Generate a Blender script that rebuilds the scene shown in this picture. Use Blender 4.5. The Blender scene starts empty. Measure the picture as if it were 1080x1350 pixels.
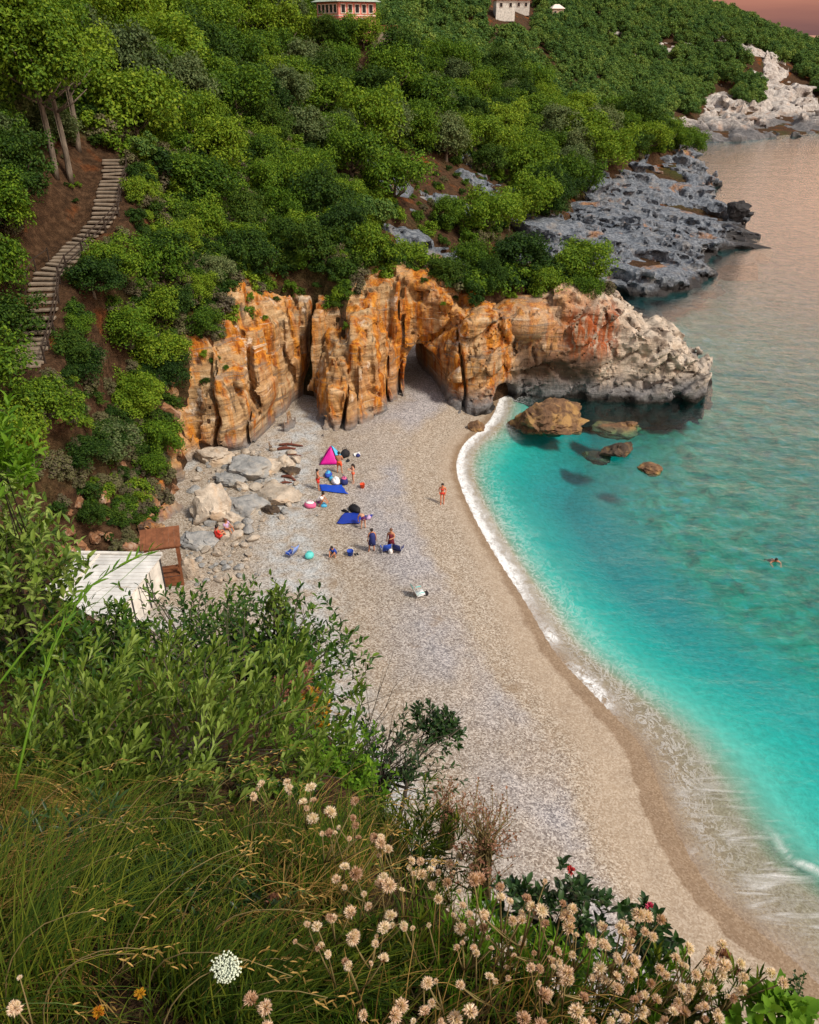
import bpy, bmesh, math, random, time
import numpy as np
from mathutils import Vector, Matrix, Euler
T0 = time.time()
SC = bpy.context.scene
COL = SC.collection
rad = math.radians

# ------------------------------------------------------------------ camera
CAM_H, FPX, PITCH = 31.0, 1050.0, rad(31.2)
cam_d = bpy.data.cameras.new('camera')
cam = bpy.data.objects.new('camera', cam_d); COL.objects.link(cam)
cam.location = (0, 0, CAM_H)
cam.rotation_euler = (math.pi / 2 - PITCH, 0, 0)
cam_d.sensor_fit = 'VERTICAL'; cam_d.sensor_height = 36.0; cam_d.lens = 36.0 * FPX / 1350.0
cam_d.clip_start = 0.05; cam_d.clip_end = 9000
cam_d.dof.use_dof = False
SC.camera = cam

# ------------------------------------------------------------------ sky, sun, exposure
SUN_EL, SUN_AZ = rad(50), rad(122)        # azimuth from +Y, clockwise: behind the camera, on the sea side
world = bpy.data.worlds.new('World'); SC.world = world; world.use_nodes = True
wn = world.node_tree.nodes; wl = world.node_tree.links
wn.clear()
w_out = wn.new('ShaderNodeOutputWorld')
w_bg = wn.new('ShaderNodeBackground'); w_bg.inputs['Strength'].default_value = 0.06
w_sky = wn.new('ShaderNodeTexSky'); w_sky.sky_type = 'NISHITA'; w_sky.sun_disc = False
w_sky.sun_elevation = SUN_EL; w_sky.sun_rotation = SUN_AZ; w_sky.air_density = 1.2; w_sky.dust_density = 2.5
w_bg2 = wn.new('ShaderNodeBackground'); w_bg2.inputs['Strength'].default_value = 0.75
w_add = wn.new('ShaderNodeAddShader')
w_tc = wn.new('ShaderNodeTexCoord'); w_sep = wn.new('ShaderNodeSeparateXYZ')
w_ramp = wn.new('ShaderNodeValToRGB')
els = w_ramp.color_ramp.elements
stops = [(0.0, (.27, .135, .13)), (0.018, (.54, .23, .17)), (0.05, (.95, .40, .26)), (0.09, (3.3, 1.85, 1.25)), (0.2, (2.3, 1.45, .90)), (0.42, (1.0, .78, .56)), (0.7, (.36, .39, .43)), (1.0, (.29, .34, .41))]
while len(els) < len(stops): els.new(0.5)
for e, (p, c) in zip(els, stops):
    e.position = p; e.color = (*c, 1)
w_map = wn.new('ShaderNodeMapping'); w_map.inputs['Scale'].default_value = (3, 3, 34)
w_noise = wn.new('ShaderNodeTexNoise'); w_noise.inputs['Scale'].default_value = 1.6; w_noise.inputs['Detail'].default_value = 5
w_ma = wn.new('ShaderNodeMath'); w_ma.operation = 'MULTIPLY_ADD'; w_ma.inputs[1].default_value = .035; w_ma.inputs[2].default_value = -.0175
w_mb = wn.new('ShaderNodeMath'); w_mb.operation = 'ADD'
wl.new(w_tc.outputs['Generated'], w_sep.inputs[0]); wl.new(w_tc.outputs['Generated'], w_map.inputs[0])
wl.new(w_map.outputs[0], w_noise.inputs['Vector']); wl.new(w_noise.outputs['Fac'], w_ma.inputs[0])
wl.new(w_sep.outputs['Z'], w_mb.inputs[0]); wl.new(w_ma.outputs[0], w_mb.inputs[1])
wl.new(w_mb.outputs[0], w_ramp.inputs[0]); wl.new(w_ramp.outputs[0], w_bg2.inputs['Color'])
w_cr = wn.new('ShaderNodeValToRGB'); w_cr.color_ramp.elements[0].position = .03; w_cr.color_ramp.elements[0].color = (.05, .03, .03, 1); w_cr.color_ramp.elements[1].position = .35   # a dusk cloud bank veils the clear sky near the horizon
w_mul = wn.new('ShaderNodeMix'); w_mul.data_type = 'RGBA'; w_mul.blend_type = 'MULTIPLY'; w_mul.inputs[0].default_value = 1
wl.new(w_mb.outputs[0], w_cr.inputs[0]); wl.new(w_sky.outputs[0], w_mul.inputs[6]); wl.new(w_cr.outputs[0], w_mul.inputs[7]); wl.new(w_mul.outputs[2], w_bg.inputs['Color'])
wl.new(w_bg.outputs[0], w_add.inputs[0]); wl.new(w_bg2.outputs[0], w_add.inputs[1]); wl.new(w_add.outputs[0], w_out.inputs[0])

sun_d = bpy.data.lights.new('sun', 'SUN'); sun_d.energy = 4.2; sun_d.angle = rad(11); sun_d.color = (1, .9, .76)
sun = bpy.data.objects.new('sun', sun_d); COL.objects.link(sun)
sdir = Vector((math.sin(SUN_AZ) * math.cos(SUN_EL), math.cos(SUN_AZ) * math.cos(SUN_EL), math.sin(SUN_EL)))
sun.rotation_euler = sdir.to_track_quat('Z', 'Y').to_euler(); sun.location = (40, -60, 90)

vs = SC.view_settings
SC.display_settings.display_device = 'sRGB'
vs.view_transform = 'Standard'; vs.look = 'None'; vs.gamma = 1; vs.exposure = 0.0; vs.use_curve_mapping = False
cy = SC.cycles
cy.max_bounces = 6; cy.diffuse_bounces = 2; cy.glossy_bounces = 2; cy.transmission_bounces = 4; cy.transparent_max_bounces = 12
cy.volume_bounces = 0; cy.use_denoising = True; cy.caustics_reflective = False; cy.caustics_refractive = False
try:
    cy.denoiser = 'OPENIMAGEDENOISE'; cy.denoising_prefilter = 'ACCURATE'
except Exception: pass

# ------------------------------------------------------------------ projection helpers (places on the photograph -> places in the world)
CP, SP = math.cos(PITCH), math.sin(PITCH)
def ray(u, v):
    a, b = (u - 540) / FPX, (675 - v) / FPX
    return np.array([a, CP + b * SP, -SP + b * CP])
def P(u, v, t): return np.array([0, 0, CAM_H]) + t * ray(u, v)
def G(u, v, z=0.0):
    d = ray(u, v); return np.array([0, 0, CAM_H]) + d * ((z - CAM_H) / d[2])
def px(p):                                                # world -> photograph pixel (for checks)
    x, y, z = p[0], p[1], p[2] - CAM_H
    f = y * CP - z * SP; upv = y * SP + z * CP
    return 540 + FPX * x / f, 675 - FPX * upv / f, f

# ------------------------------------------------------------------ numpy noise
_rng = np.random.default_rng(7)
_TB = _rng.random((64, 64, 64)).astype(np.float32) * 2 - 1
def vnoise(x, y, z):
    x = np.asarray(x, np.float32); y = np.asarray(y, np.float32); z = np.asarray(z, np.float32)
    x, y, z = np.broadcast_arrays(x, y, z)
    xi, yi, zi = np.floor(x), np.floor(y), np.floor(z)
    fx, fy, fz = x - xi, y - yi, z - zi
    xi = xi.astype(np.int32) & 63; yi = yi.astype(np.int32) & 63; zi = zi.astype(np.int32) & 63
    x1, y1, z1 = (xi + 1) & 63, (yi + 1) & 63, (zi + 1) & 63
    s = lambda f: f * f * f * (f * (f * 6 - 15) + 10)
    fx, fy, fz = s(fx), s(fy), s(fz)
    a = _TB[xi, yi, zi] * (1 - fx) + _TB[x1, yi, zi] * fx
    b = _TB[xi, y1, zi] * (1 - fx) + _TB[x1, y1, zi] * fx
    c = _TB[xi, yi, z1] * (1 - fx) + _TB[x1, yi, z1] * fx
    d = _TB[xi, y1, z1] * (1 - fx) + _TB[x1, y1, z1] * fx
    return (a * (1 - fy) + b * fy) * (1 - fz) + (c * (1 - fy) + d * fy) * fz
def fbm(x, y, z, octv=4, gain=.5, ridged=False):
    o = 0; a = 1.0; f = 1.0; tot = 0
    for i in range(octv):
        n = vnoise(x * f + 13.7 * i, y * f + 5.1 * i, z * f + 9.3 * i)
        if ridged: n = 1 - 2 * np.abs(n)
        o = o + a * n; tot += a; a *= gain; f *= 2.03
    return o / tot
def worley(x, y, z, box=False):
    """distance to the nearest and second nearest cell point, and the nearest cell's random value"""
    x = np.asarray(x, np.float32); y = np.asarray(y, np.float32); z = np.asarray(z, np.float32)
    x, y, z = np.broadcast_arrays(x, y, z)
    xi, yi, zi = (np.floor(q).astype(np.int32) for q in (x, y, z))
    f1 = np.full(x.shape, 9, np.float32); f2 = f1.copy(); idv = np.zeros(x.shape, np.float32)
    for i in (-1, 0, 1):
        for j in (-1, 0, 1):
            for k in (-1, 0, 1):
                a, b, c = xi + i, yi + j, zi + k
                A, B, C = a & 63, b & 63, c & 63
                px_ = a + .5 + .42 * _TB[A, B, C]; py_ = b + .5 + .42 * _TB[B, C, A]; pz_ = c + .5 + .42 * _TB[C, A, B]
                d = np.maximum(np.maximum(np.abs(px_ - x), np.abs(py_ - y)), np.abs(pz_ - z)) ** 2 if box else (px_ - x) ** 2 + (py_ - y) ** 2 + (pz_ - z) ** 2
                m = d < f1
                f2 = np.where(m, f1, np.minimum(f2, d)); idv = np.where(m, _TB[(A + 17) & 63, B, C], idv); f1 = np.where(m, d, f1)
    return np.sqrt(f1), np.sqrt(f2), idv

# ------------------------------------------------------------------ plan helpers
def poly_sd(x, y, poly, closed=True):
    """signed distance to a plan polygon, negative inside"""
    x = np.asarray(x, float); y = np.asarray(y, float)
    d = np.full(x.shape, 1e12); ins = np.zeros(x.shape, bool)
    n = len(poly)
    for i in range(n):
        ax, ay = poly[i][:2]; bx, by = poly[(i + 1) % n][:2]
        ex, ey = bx - ax, by - ay; wx, wy = x - ax, y - ay
        h = np.clip((wx * ex + wy * ey) / (ex * ex + ey * ey + 1e-12), 0, 1)
        if closed or i < n - 1:
            d = np.minimum(d, (wx - ex * h) ** 2 + (wy - ey * h) ** 2)
        c = ((ay <= y) & (by > y)) | ((by <= y) & (ay > y))
        xx = ax + (y - ay) / ((by - ay) if by != ay else 1e-9) * ex
        ins ^= c & (x < xx)
    return np.where(ins, -1, 1) * np.sqrt(d)
def rbf_fit(pts):
    p = np.array(pts, float); n = len(p)
    r = np.sqrt(((p[:, None, :2] - p[None, :, :2]) ** 2).sum(-1))
    A = np.zeros((n + 3, n + 3)); A[:n, :n] = r + np.eye(n) * -.15
    A[:n, n] = 1; A[:n, n + 1:] = p[:, :2]; A[n:, :n] = A[:n, n:].T
    w = np.linalg.solve(A, np.concatenate([p[:, 2], [0, 0, 0]]))
    def f(x, y):
        x = np.asarray(x, float); y = np.asarray(y, float)
        o = w[n] + w[n + 1] * x + w[n + 2] * y
        for i in range(n):
            o = o + w[i] * np.sqrt((x - p[i, 0]) ** 2 + (y - p[i, 1]) ** 2)
        return o
    return f
def sstep(a, b, x):
    t = np.clip((x - a) / (b - a), 0, 1); return t * t * (3 - 2 * t)
def smax(a, b, k): h = np.clip(.5 + .5 * (a - b) / k, 0, 1); return b + (a - b) * h + k * h * (1 - h)
def smin(a, b, k): return -smax(-a, -b, k)

def march(u, v, hf, t0=20, t1=520, add=0.0):
    d = ray(u, v); t = t0; prev = t0
    while t < t1:
        p = np.array([0, 0, CAM_H]) + d * t
        if p[2] < hf(p[0], p[1]) + add:
            a, b = prev, t
            for _ in range(12):
                m = (a + b) / 2; p = np.array([0, 0, CAM_H]) + d * m
                if p[2] < hf(p[0], p[1]) + add: b = m
                else: a = m
            return np.array([0, 0, CAM_H]) + d * b
        prev = t; t += max(.35, t * .006)
    return None

# ------------------------------------------------------------------ mesh helpers
def mesh_np(name, V, quads=None, tris=None, smooth=True):
    V = np.asarray(V, np.float32).reshape(-1, 3)
    me = bpy.data.meshes.new(name); me.vertices.add(len(V)); me.vertices.foreach_set('co', V.ravel())
    loops, starts = [], []; off = 0
    if quads is not None and len(quads):
        q = np.asarray(quads, np.int32); loops.append(q.ravel()); starts.append(off + np.arange(len(q)) * 4); off += q.size
    if tris is not None and len(tris):
        t = np.asarray(tris, np.int32); loops.append(t.ravel()); starts.append(off + np.arange(len(t)) * 3); off += t.size
    L = np.concatenate(loops); S = np.concatenate(starts).astype(np.int32)
    me.loops.add(len(L)); me.loops.foreach_set('vertex_index', L)
    me.polygons.add(len(S)); me.polygons.foreach_set('loop_start', S)
    me.update(calc_edges=True)
    me.polygons.foreach_set('use_smooth', np.full(len(S), bool(smooth), bool))
    me.update()
    if smooth not in (True, False): me.set_sharp_from_angle(angle=rad(smooth))          # crisp edges where faces meet at an angle
    return me
def attr(me, name, vals):
    a = me.attributes.new(name, 'FLOAT', 'POINT'); a.data.foreach_set('value', np.asarray(vals, np.float32).ravel())
def put(name, me, mat=None, parent=None, label=None, cat=None, group=None, kind=None, loc=None):
    o = bpy.data.objects.new(name, me); COL.objects.link(o)
    if mat is not None and me is not None and len(me.materials) == 0:
        for m in (mat if isinstance(mat, (list, tuple)) else [mat]): me.materials.append(m)
    if parent is not None: o.parent = parent
    if loc is not None: o.location = tuple(loc)
    tag(o, label, cat, group, kind)
    return o
def tag(o, label=None, cat=None, group=None, kind=None):
    if label: o['label'] = label
    if cat: o['category'] = cat
    if group: o['group'] = group
    if kind: o['kind'] = kind
    return o
def empty(name, loc, rz=0.0, label=None, cat=None, group=None, scale=1.0):
    o = bpy.data.objects.new(name, None); COL.objects.link(o)
    o.location = tuple(loc); o.rotation_euler = (0, 0, rz); o.scale = (scale,) * 3; o.empty_display_size = .3
    return tag(o, label, cat, group)
def copy_tree(o, parent=None, kids=None):
    kids = kids if kids is not None else KIDS(o)
    c = o.copy(); COL.objects.link(c)
    if parent is not None: c.parent = parent
    for ch in kids: copy_tree(ch, c)
    return c
def KIDS(o): return list(o.children)
def grid_faces(nx, ny):
    i = np.arange(nx * ny).reshape(ny, nx)
    return np.stack([i[:-1, :-1], i[:-1, 1:], i[1:, 1:], i[1:, :-1]], -1).reshape(-1, 4)
def axis(segs):
    """non-uniform axis: [(start, stop, step), ...]"""
    out = [np.arange(a, b, s) for a, b, s in segs]
    return np.concatenate(out + [[segs[-1][1]]])
def surface_nets(F, origin, h):
    """closed surface F = 0 of a sampled field (negative inside) as quads"""
    nx, ny, nz = F.shape
    S = F < 0
    c = np.zeros((nx - 1, ny - 1, nz - 1), np.int8)
    for a in (0, 1):
        for b in (0, 1):
            for d in (0, 1): c += S[a:nx - 1 + a, b:ny - 1 + b, d:nz - 1 + d]
    act = (c > 0) & (c < 8)
    I = np.argwhere(act); idx = np.full(act.shape, -1, np.int32); idx[act] = np.arange(len(I))
    acc = np.zeros((len(I), 3)); cnt = np.zeros(len(I))
    cs = [(a, b, d) for a in (0, 1) for b in (0, 1) for d in (0, 1)]
    for i, A in enumerate(cs):
        for B in cs[i + 1:]:
            if sum(abs(A[k] - B[k]) for k in range(3)) != 1: continue
            fa = F[I[:, 0] + A[0], I[:, 1] + A[1], I[:, 2] + A[2]]; fb = F[I[:, 0] + B[0], I[:, 1] + B[1], I[:, 2] + B[2]]
            m = (fa < 0) != (fb < 0)
            t = np.where(m, fa / np.where(m, fa - fb, 1), 0)
            for k in range(3): acc[:, k] += m * (A[k] + t * (B[k] - A[k]))
            cnt += m
    V = (I + acc / cnt[:, None]) * h + np.asarray(origin)
    Q = []
    for ax in range(3):
        o1, o2 = [(1, 2), (2, 0), (0, 1)][ax]
        sl = [slice(None)] * 3; sl2 = [slice(None)] * 3
        sl[ax] = slice(0, -1); sl2[ax] = slice(1, None)
        a, b = S[tuple(sl)], S[tuple(sl2)]
        for flip in (False, True):
            E = np.argwhere((a & ~b) if not flip else (~a & b))
            E = E[(E[:, o1] > 0) & (E[:, o2] > 0) & (E[:, o1] < F.shape[o1] - 1) & (E[:, o2] < F.shape[o2] - 1)]
            if not len(E): continue
            q = []
            for da, db in ((1, 1), (0, 1), (0, 0), (1, 0)):
                e = E.copy(); e[:, o1] -= da; e[:, o2] -= db
                q.append(idx[e[:, 0], e[:, 1], e[:, 2]])
            q = np.stack(q, -1)
            Q.append(q[:, ::-1] if flip else q)
    Q = np.concatenate(Q); Q = Q[(Q >= 0).all(1)]
    return V, Q

# ------------------------------------------------------------------ material helpers
class NT:
    def __init__(s, name):
        s.m = bpy.data.materials.new(name); s.m.use_nodes = True
        s.t = s.m.node_tree; s.t.nodes.clear(); s.out = s.t.nodes.new('ShaderNodeOutputMaterial')
    def n(s, typ, _props=None, **inp):
        nd = s.t.nodes.new('ShaderNode' + typ)
        for k, v in (_props or {}).items(): setattr(nd, k, v)
        for k, v in inp.items():
            key = k.replace('_', ' ')
            sock = nd.inputs[int(k[1:])] if k[0] == 'i' and k[1:].isdigit() else nd.inputs[key]
            s.set(sock, v)
        return nd
    def set(s, sock, v):
        if isinstance(v, bpy.types.NodeSocket): s.t.links.new(v, sock)
        elif isinstance(v, bpy.types.Node): s.t.links.new(v.outputs[0], sock)
        elif isinstance(v, (tuple, list)) and sock.type == 'RGBA' and len(v) == 3: sock.default_value = (*v, 1)
        else: sock.default_value = v
    def math(s, op, a, b=0.0, c=None, clamp=False):
        nd = s.n('Math', {'operation': op, 'use_clamp': clamp}, i0=a, i1=b)
        if c is not None: s.set(nd.inputs[2], c)
        return nd.outputs[0]
    def pos(s): return s.n('NewGeometry').outputs['Position']
    def obj(s): return s.n('TexCoord').outputs['Object']
    def map(s, vec, scale=(1, 1, 1), rot=(0, 0, 0), loc=(0, 0, 0)):
        return s.n('Mapping', Vector=vec, Scale=scale, Rotation=rot, Location=loc).outputs[0]
    def noise(s, vec, scale=1, detail=4, rough=.55, dist=0.0):
        return s.n('TexNoise', Vector=vec, Scale=float(scale), Detail=float(detail), Roughness=rough, Distortion=dist).outputs['Fac']
    def voro(s, vec, scale=1, feature='F1', out='Distance', rand=1.0):
        nd = s.n('TexVoronoi', {'feature': feature}, Vector=vec, Scale=float(scale)); nd.inputs['Randomness'].default_value = rand
        return nd.outputs[out]
    def rng(s, v, a, b, c=0.0, d=1.0, smooth=False):
        nd = s.n('MapRange', {'clamp': True, 'interpolation_type': 'SMOOTHSTEP' if smooth else 'LINEAR'})
        for i, q in enumerate((v, a, b, c, d)): s.set(nd.inputs[i], q)
        return nd.outputs[0]
    def ramp(s, fac, stops, interp='LINEAR'):
        nd = s.n('ValToRGB'); e = nd.color_ramp.elements; nd.color_ramp.interpolation = interp
        while len(e) < len(stops): e.new(.5)
        for q, (p, c) in zip(e, stops): q.position = p; q.color = (*c, 1)
        s.set(nd.inputs[0], fac); return nd.outputs[0]
    def mix(s, fac, a, b, mode='MIX'):
        nd = s.n('Mix', {'data_type': 'RGBA', 'blend_type': mode})
        s.set(nd.inputs[0], fac); s.set(nd.inputs[6], a); s.set(nd.inputs[7], b); return nd.outputs[2]
    def attr(s, name): return s.n('Attribute', {'attribute_name': name}).outputs['Fac']
    def bump(s, h, strength=.5, dist=.1, normal=None):
        nd = s.n('Bump', Height=h, Strength=strength, Distance=dist)
        if normal is not None: s.set(nd.inputs['Normal'], normal)
        return nd.outputs[0]
    def bsdf(s, color, rough=.8, spec=.3, normal=None, **kw):
        nd = s.n('BsdfPrincipled'); s.set(nd.inputs['Base Color'], color); s.set(nd.inputs['Roughness'], rough)
        s.set(nd.inputs['Specular IOR Level'], spec)
        if normal is not None: s.set(nd.inputs['Normal'], normal)
        for k, v in kw.items(): s.set(nd.inputs[k.replace('_', ' ')], v)
        return nd.outputs[0]
    def done(s, sh):
        s.t.links.new(sh, s.out.inputs['Surface']); return s.m
def plain(name, color, rough=.7, spec=.3, var=.18, scale=6.0, bump=.15):
    """a matt surface with slight mottling, wear and fine relief"""
    t = NT(name); v = t.obj(); n = t.noise(v, scale, 5)
    dark = tuple(c * (1 - var) for c in color); lite = tuple(min(1, c * (1 + var)) for c in color)
    c = t.ramp(n, [(.3, dark), (.7, lite)])
    return t.done(t.bsdf(c, rough, spec, t.bump(t.noise(v, scale * 5, 4), bump, .02)))
# ================================================================== THE LAND
# heights of the land at places read off the photograph: (u, v, distance along the view axis)
TP = [P(*q) for q in [
    (20, 700, 45), (150, 715, 52), (236, 735, 55), (245, 640, 60), (100, 600, 54), (0, 560, 47), (100, 520, 57), (200, 500, 62), (-60, 480, 46),
    (270, 396, 66), (255, 412, 65), (249, 480, 62.6), (249, 560, 61), (330, 400, 68), (384, 412, 71.5), (330, 330, 75), (390, 330, 78), (410, 306, 77), (414, 318, 73.5), (440, 340, 72.5), (480, 350, 73), (520, 350, 74.5), (560, 352, 77), (620, 362, 77), (680, 372, 77), (745, 378, 76.5), (810, 388, 76),
    (850, 424, 78.5), (900, 446, 79.5), (930, 466, 80),
    (620, 330, 86), (700, 345, 86), (560, 320, 88), (800, 372, 84), (500, 310, 88), (880, 440, 84),
    (35, 470, 50), (60, 385, 54), (85, 335, 57), (140, 290, 60), (150, 212, 66), (20, 380, 52), (20, 250, 58), (70, 240, 62), (100, 430, 58), (160, 400, 63), (230, 300, 70), (290, 330, 71),
    (690, 290, 125), (760, 300, 124), (830, 335, 113), (840, 352, 111), (870, 306, 122), (900, 330, 117), (935, 330, 119.5), (980, 312, 134), (720, 262, 140), (780, 225, 152), (850, 215, 160), (900, 210, 163), (940, 216, 162), (925, 278, 150),
    (880, 205, 166), (780, 150, 182), (650, 95, 190), (500, 60, 190), (400, 25, 180), (300, -60, 170),
    (700, 240, 148), (600, 205, 135), (500, 205, 110), (400, 205, 92), (300, 205, 82), (200, 205, 73), (300, 105, 105), (100, 105, 80), (0, 110, 70), (0, 0, 95), (200, 0, 125), (0, -100, 110),
    (450, 280, 93), (560, 262, 112), (640, 272, 120), (400, 110, 130), (500, 120, 150), (600, 140, 160), (450, 40, 132), (490, 55, 134),
    (1000, 114, 334), (1008, 68, 346), (1030, 112, 340), (985, 26, 420), (1040, 64, 425), (1080, 70, 430), (1000, 60, 445), (1060, 90, 450), (800, -20, 420), (650, 5, 330), (680, 22, 300), (760, 70, 320), (900, 110, 330), (830, 160, 270), (900, 165, 268), (600, 45, 260), (1000, 110, 330), (1060, 100, 360), (1120, 80, 430), (950, 150, 300),
    (920, 178, 256), (1000, 172, 270), (1080, 168, 277), (860, 185, 240)]]
TP += [np.array(q, float) for q in [
    (-24, 28, 4), (-26, 15, 12), (-40, 30, 16), (-60, 60, 30), (-80, 120, 44), (-200, 100, 70), (-200, 400, 90), (0, 460, 70), (100, 600, 70), (-100, 600, 100), (300, 600, 6), (420, 700, -5),
    (4, 92, 6), (6, 104, 5.5), (20, 112, 4), (12, 86, 9.5), (40, 215, 3), (60, 270, 3), (-30, 0, 22), (260, 420, 6), (200, 340, 3)]]
TOP = rbf_fit(TP)

SHORE = [(19.5, -60), (18.6, 8)] + [tuple(G(u, v)[:2]) for u, v in [
    (1110, 1330), (1030, 1252), (975, 1212), (935, 1172), (908, 1130), (888, 1090), (872, 1050), (855, 1000), (830, 965), (800, 935), (770, 903), (735, 868), (712, 830),
    (690, 790), (658, 742), (628, 690), (607, 645), (599, 612), (610, 584), (636, 565), (652, 545)]] + [(9.5, 76), (9.5, 84), (7.0, 90), (8.0, 98), (14, 106)]
for _ in range(2):
    s_ = [np.array(q) for q in SHORE]; SHORE = [s_[0]] + [q for a, b in zip(s_[:-1], s_[1:]) for q in (a * .75 + b * .25, a * .25 + b * .75)] + [s_[-1]]
SHORE = [tuple(q) for q in SHORE]
BEACH_POLY = SHORE + [(10, 125), (-70, 125), (-70, -60)]
def shore_d(x, y): return -poly_sd(x, y, BEACH_POLY)      # positive on land
def beach_z(x, y):
    d = shore_d(x, y)
    n = fbm(x * .16, y * .16, 0, 3)
    land = .11 * np.clip(d, 0, 3) + .16 * np.clip(d - 3, 0, 4) + .022 * np.clip(d - 7, 0, 40) + .10 * n * sstep(2, 8, d)
    bar = .55 + .55 * sstep(30, 50, y)                     # the bottom falls away sooner at the arch end
    s = -d
    film = 1.3 + 1.9 * sstep(40, 21, y)
    sea = -.035 * np.clip(s, 0, 3) - bar * .40 * np.clip(s - film, 0, 8) - .05 * np.clip(s - 10, 0, 60)
    sea = np.maximum(sea, -7.5) + .35 * fbm(x * .12 + 9, y * .12, 3, 3) * sstep(4, 14, s)
    return np.where(d > 0, land, sea)
def on_beach(u, v):
    d = ray(u, v); t = 31 / -d[2] * .9
    for i in range(60):
        p = np.array([0, 0, CAM_H]) + t * d
        gap = p[2] - max(0.0, beach_zi(p[0], p[1]))
        if abs(gap) < .002: break
        t += gap / -d[2] * .9
    return p

# the foot of the cliffs, all round the coast
def F(u, v, z=1.15): return tuple(G(u, v, z)[:2])
COAST = [(-27, 8), (-23, 20), (-23.5, 30), F(130, 742, 1.5), F(214, 735, 1.3), F(236, 715, 1.3), F(247, 670, 1.3), F(252, 625, 1.3), F(264, 597, 1.2), F(300, 600), F(340, 592), F(354, 574), F(388, 546), F(398, 532), F(412, 546),
         F(426, 566), F(465, 562), F(500, 546), F(522, 520), F(548, 515), F(575, 519), F(600, 533), F(640, 536), F(690, 526, 0), F(760, 529, 0), F(830, 531, 0), F(885, 531, 0), F(926, 527, 0), F(937, 505, 0),
         (31.5, 81), (28, 84.5), (22, 85), (16, 85), (9, 84), (4.5, 82), (-2.5, 82), (-4, 90), (2, 100), (12, 107), (20, 110), (26, 109)] + \
        [F(*q, 0) for q in [(800, 380), (850, 391), (900, 383), (948, 364), (935, 345), (960, 330), (1014, 327), (1004, 313), (976, 297), (948, 281), (920, 268), (950, 243), (952, 225)]] + \
        [(68, 196), (50, 212), (45, 240), (52, 268), (86, 288)] + [F(*q, 0) for q in [(905, 184), (930, 189), (985, 186), (1030, 182), (1080, 177), (1130, 173)]] + \
        [(210, 325), (280, 400), (330, 560), (430, 760), (-500, 900), (-500, -40), (-30, -40)]
def bare(x, y):
    """how far the soil gives way to bare rock: headland slab and shore rocks (metres of inset)"""
    H = [G(u, v, z)[:2] for u, v, z in [(676, 300, 8), (690, 268, 9), (715, 258, 9), (750, 240, 9.5), (790, 212, 10), (845, 202, 10), (900, 196, 9), (960, 180, 9), (1040, 190, 4), (1060, 330, 0), (860, 410, 0), (690, 345, 5)]]
    W = [G(u, v, z)[:2] for u, v, z in [(870, 168, 4), (925, 150, 5), (950, 120, 9), (985, 84, 20), (1005, 84, 20), (1025, 118, 8), (1070, 140, 5), (1140, 145, 5), (1150, 185, 0), (900, 200, 0)]]
    W2 = [(143, 380), (145, 400), (149, 420), (166, 422), (167, 400), (170, 375), (175, 350), (148, 350)]
    N = fbm(x * .12, y * .12, 5, 3) * 3.0
    R_ = [G(u, v, z)[:2] for u, v, z in [(484, 204, 16.5), (545, 216, 15), (596, 238, 12.5), (575, 246, 12), (530, 236, 14), (495, 222, 15.5)]]
    return np.maximum(sstep(18.5, 20.5, x) * (y < 92), np.maximum(np.maximum(sstep(1.6, -.8, poly_sd(x, y, H) + N * .5), sstep(1.5, -1, poly_sd(x, y, R_) + N * 1.5)), np.maximum(sstep(4, -2, poly_sd(x, y, W) + N * 1.2), sstep(3, -2, poly_sd(x, y, W2) + N))))
def batter(x, y): return np.where(y < 100, .16, .5)
def soil_z(x, y):
    T = TOP(x, y)
    dp = poly_sd(x, y, COAST)
    out = dp + batter(x, y) * np.clip(T, 0, 40) + np.where(y < 98, np.where((x < -17.8) & (y < 61), .7, 2.3), 1.2)
    n = .5 * fbm(x * .3, y * .3, 2, 4) + .9 * fbm(x * .07, y * .07, 1, 2) * sstep(60, 160, y)
    return T + n * .6 - 4.5 * np.clip(out, 0, 6) - 1.6 * bare(x, y), T, dp

ax_x = axis([(-520, -120, 20), (-120, -45, 3), (-45, 75, .8), (75, 160, 2), (160, 440, 8)])
ax_y = axis([(-40, 20, 4), (20, 120, .8), (120, 200, 1.5), (200, 440, 4), (440, 900, 20)])
gx, gy = np.meshgrid(ax_x, ax_y)
sz, sT, sdp = soil_z(gx, gy)
sz = np.maximum(sz, -9)
def ground(x, y):
    """height of the soil at one place (bilinear)"""
    i = int(np.clip(np.searchsorted(ax_x, x) - 1, 0, len(ax_x) - 2)); j = int(np.clip(np.searchsorted(ax_y, y) - 1, 0, len(ax_y) - 2))
    fx = (x - ax_x[i]) / (ax_x[i + 1] - ax_x[i]); fy = (y - ax_y[j]) / (ax_y[j + 1] - ax_y[j])
    return (sz[j, i] * (1 - fx) + sz[j, i + 1] * fx) * (1 - fy) + (sz[j + 1, i] * (1 - fx) + sz[j + 1, i + 1] * fx) * fy
sbare = bare(gx, gy)
def near_of(A, x, y):
    i = int(np.clip(np.searchsorted(ax_x, x) - 1, 0, len(ax_x) - 2)); j = int(np.clip(np.searchsorted(ax_y, y) - 1, 0, len(ax_y) - 2))
    fx = (x - ax_x[i]) / (ax_x[i + 1] - ax_x[i]); fy = (y - ax_y[j]) / (ax_y[j + 1] - ax_y[j])
    return float((A[j, i] * (1 - fx) + A[j, i + 1] * fx) * (1 - fy) + (A[j + 1, i] * (1 - fx) + A[j + 1, i + 1] * fx) * fy)

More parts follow.
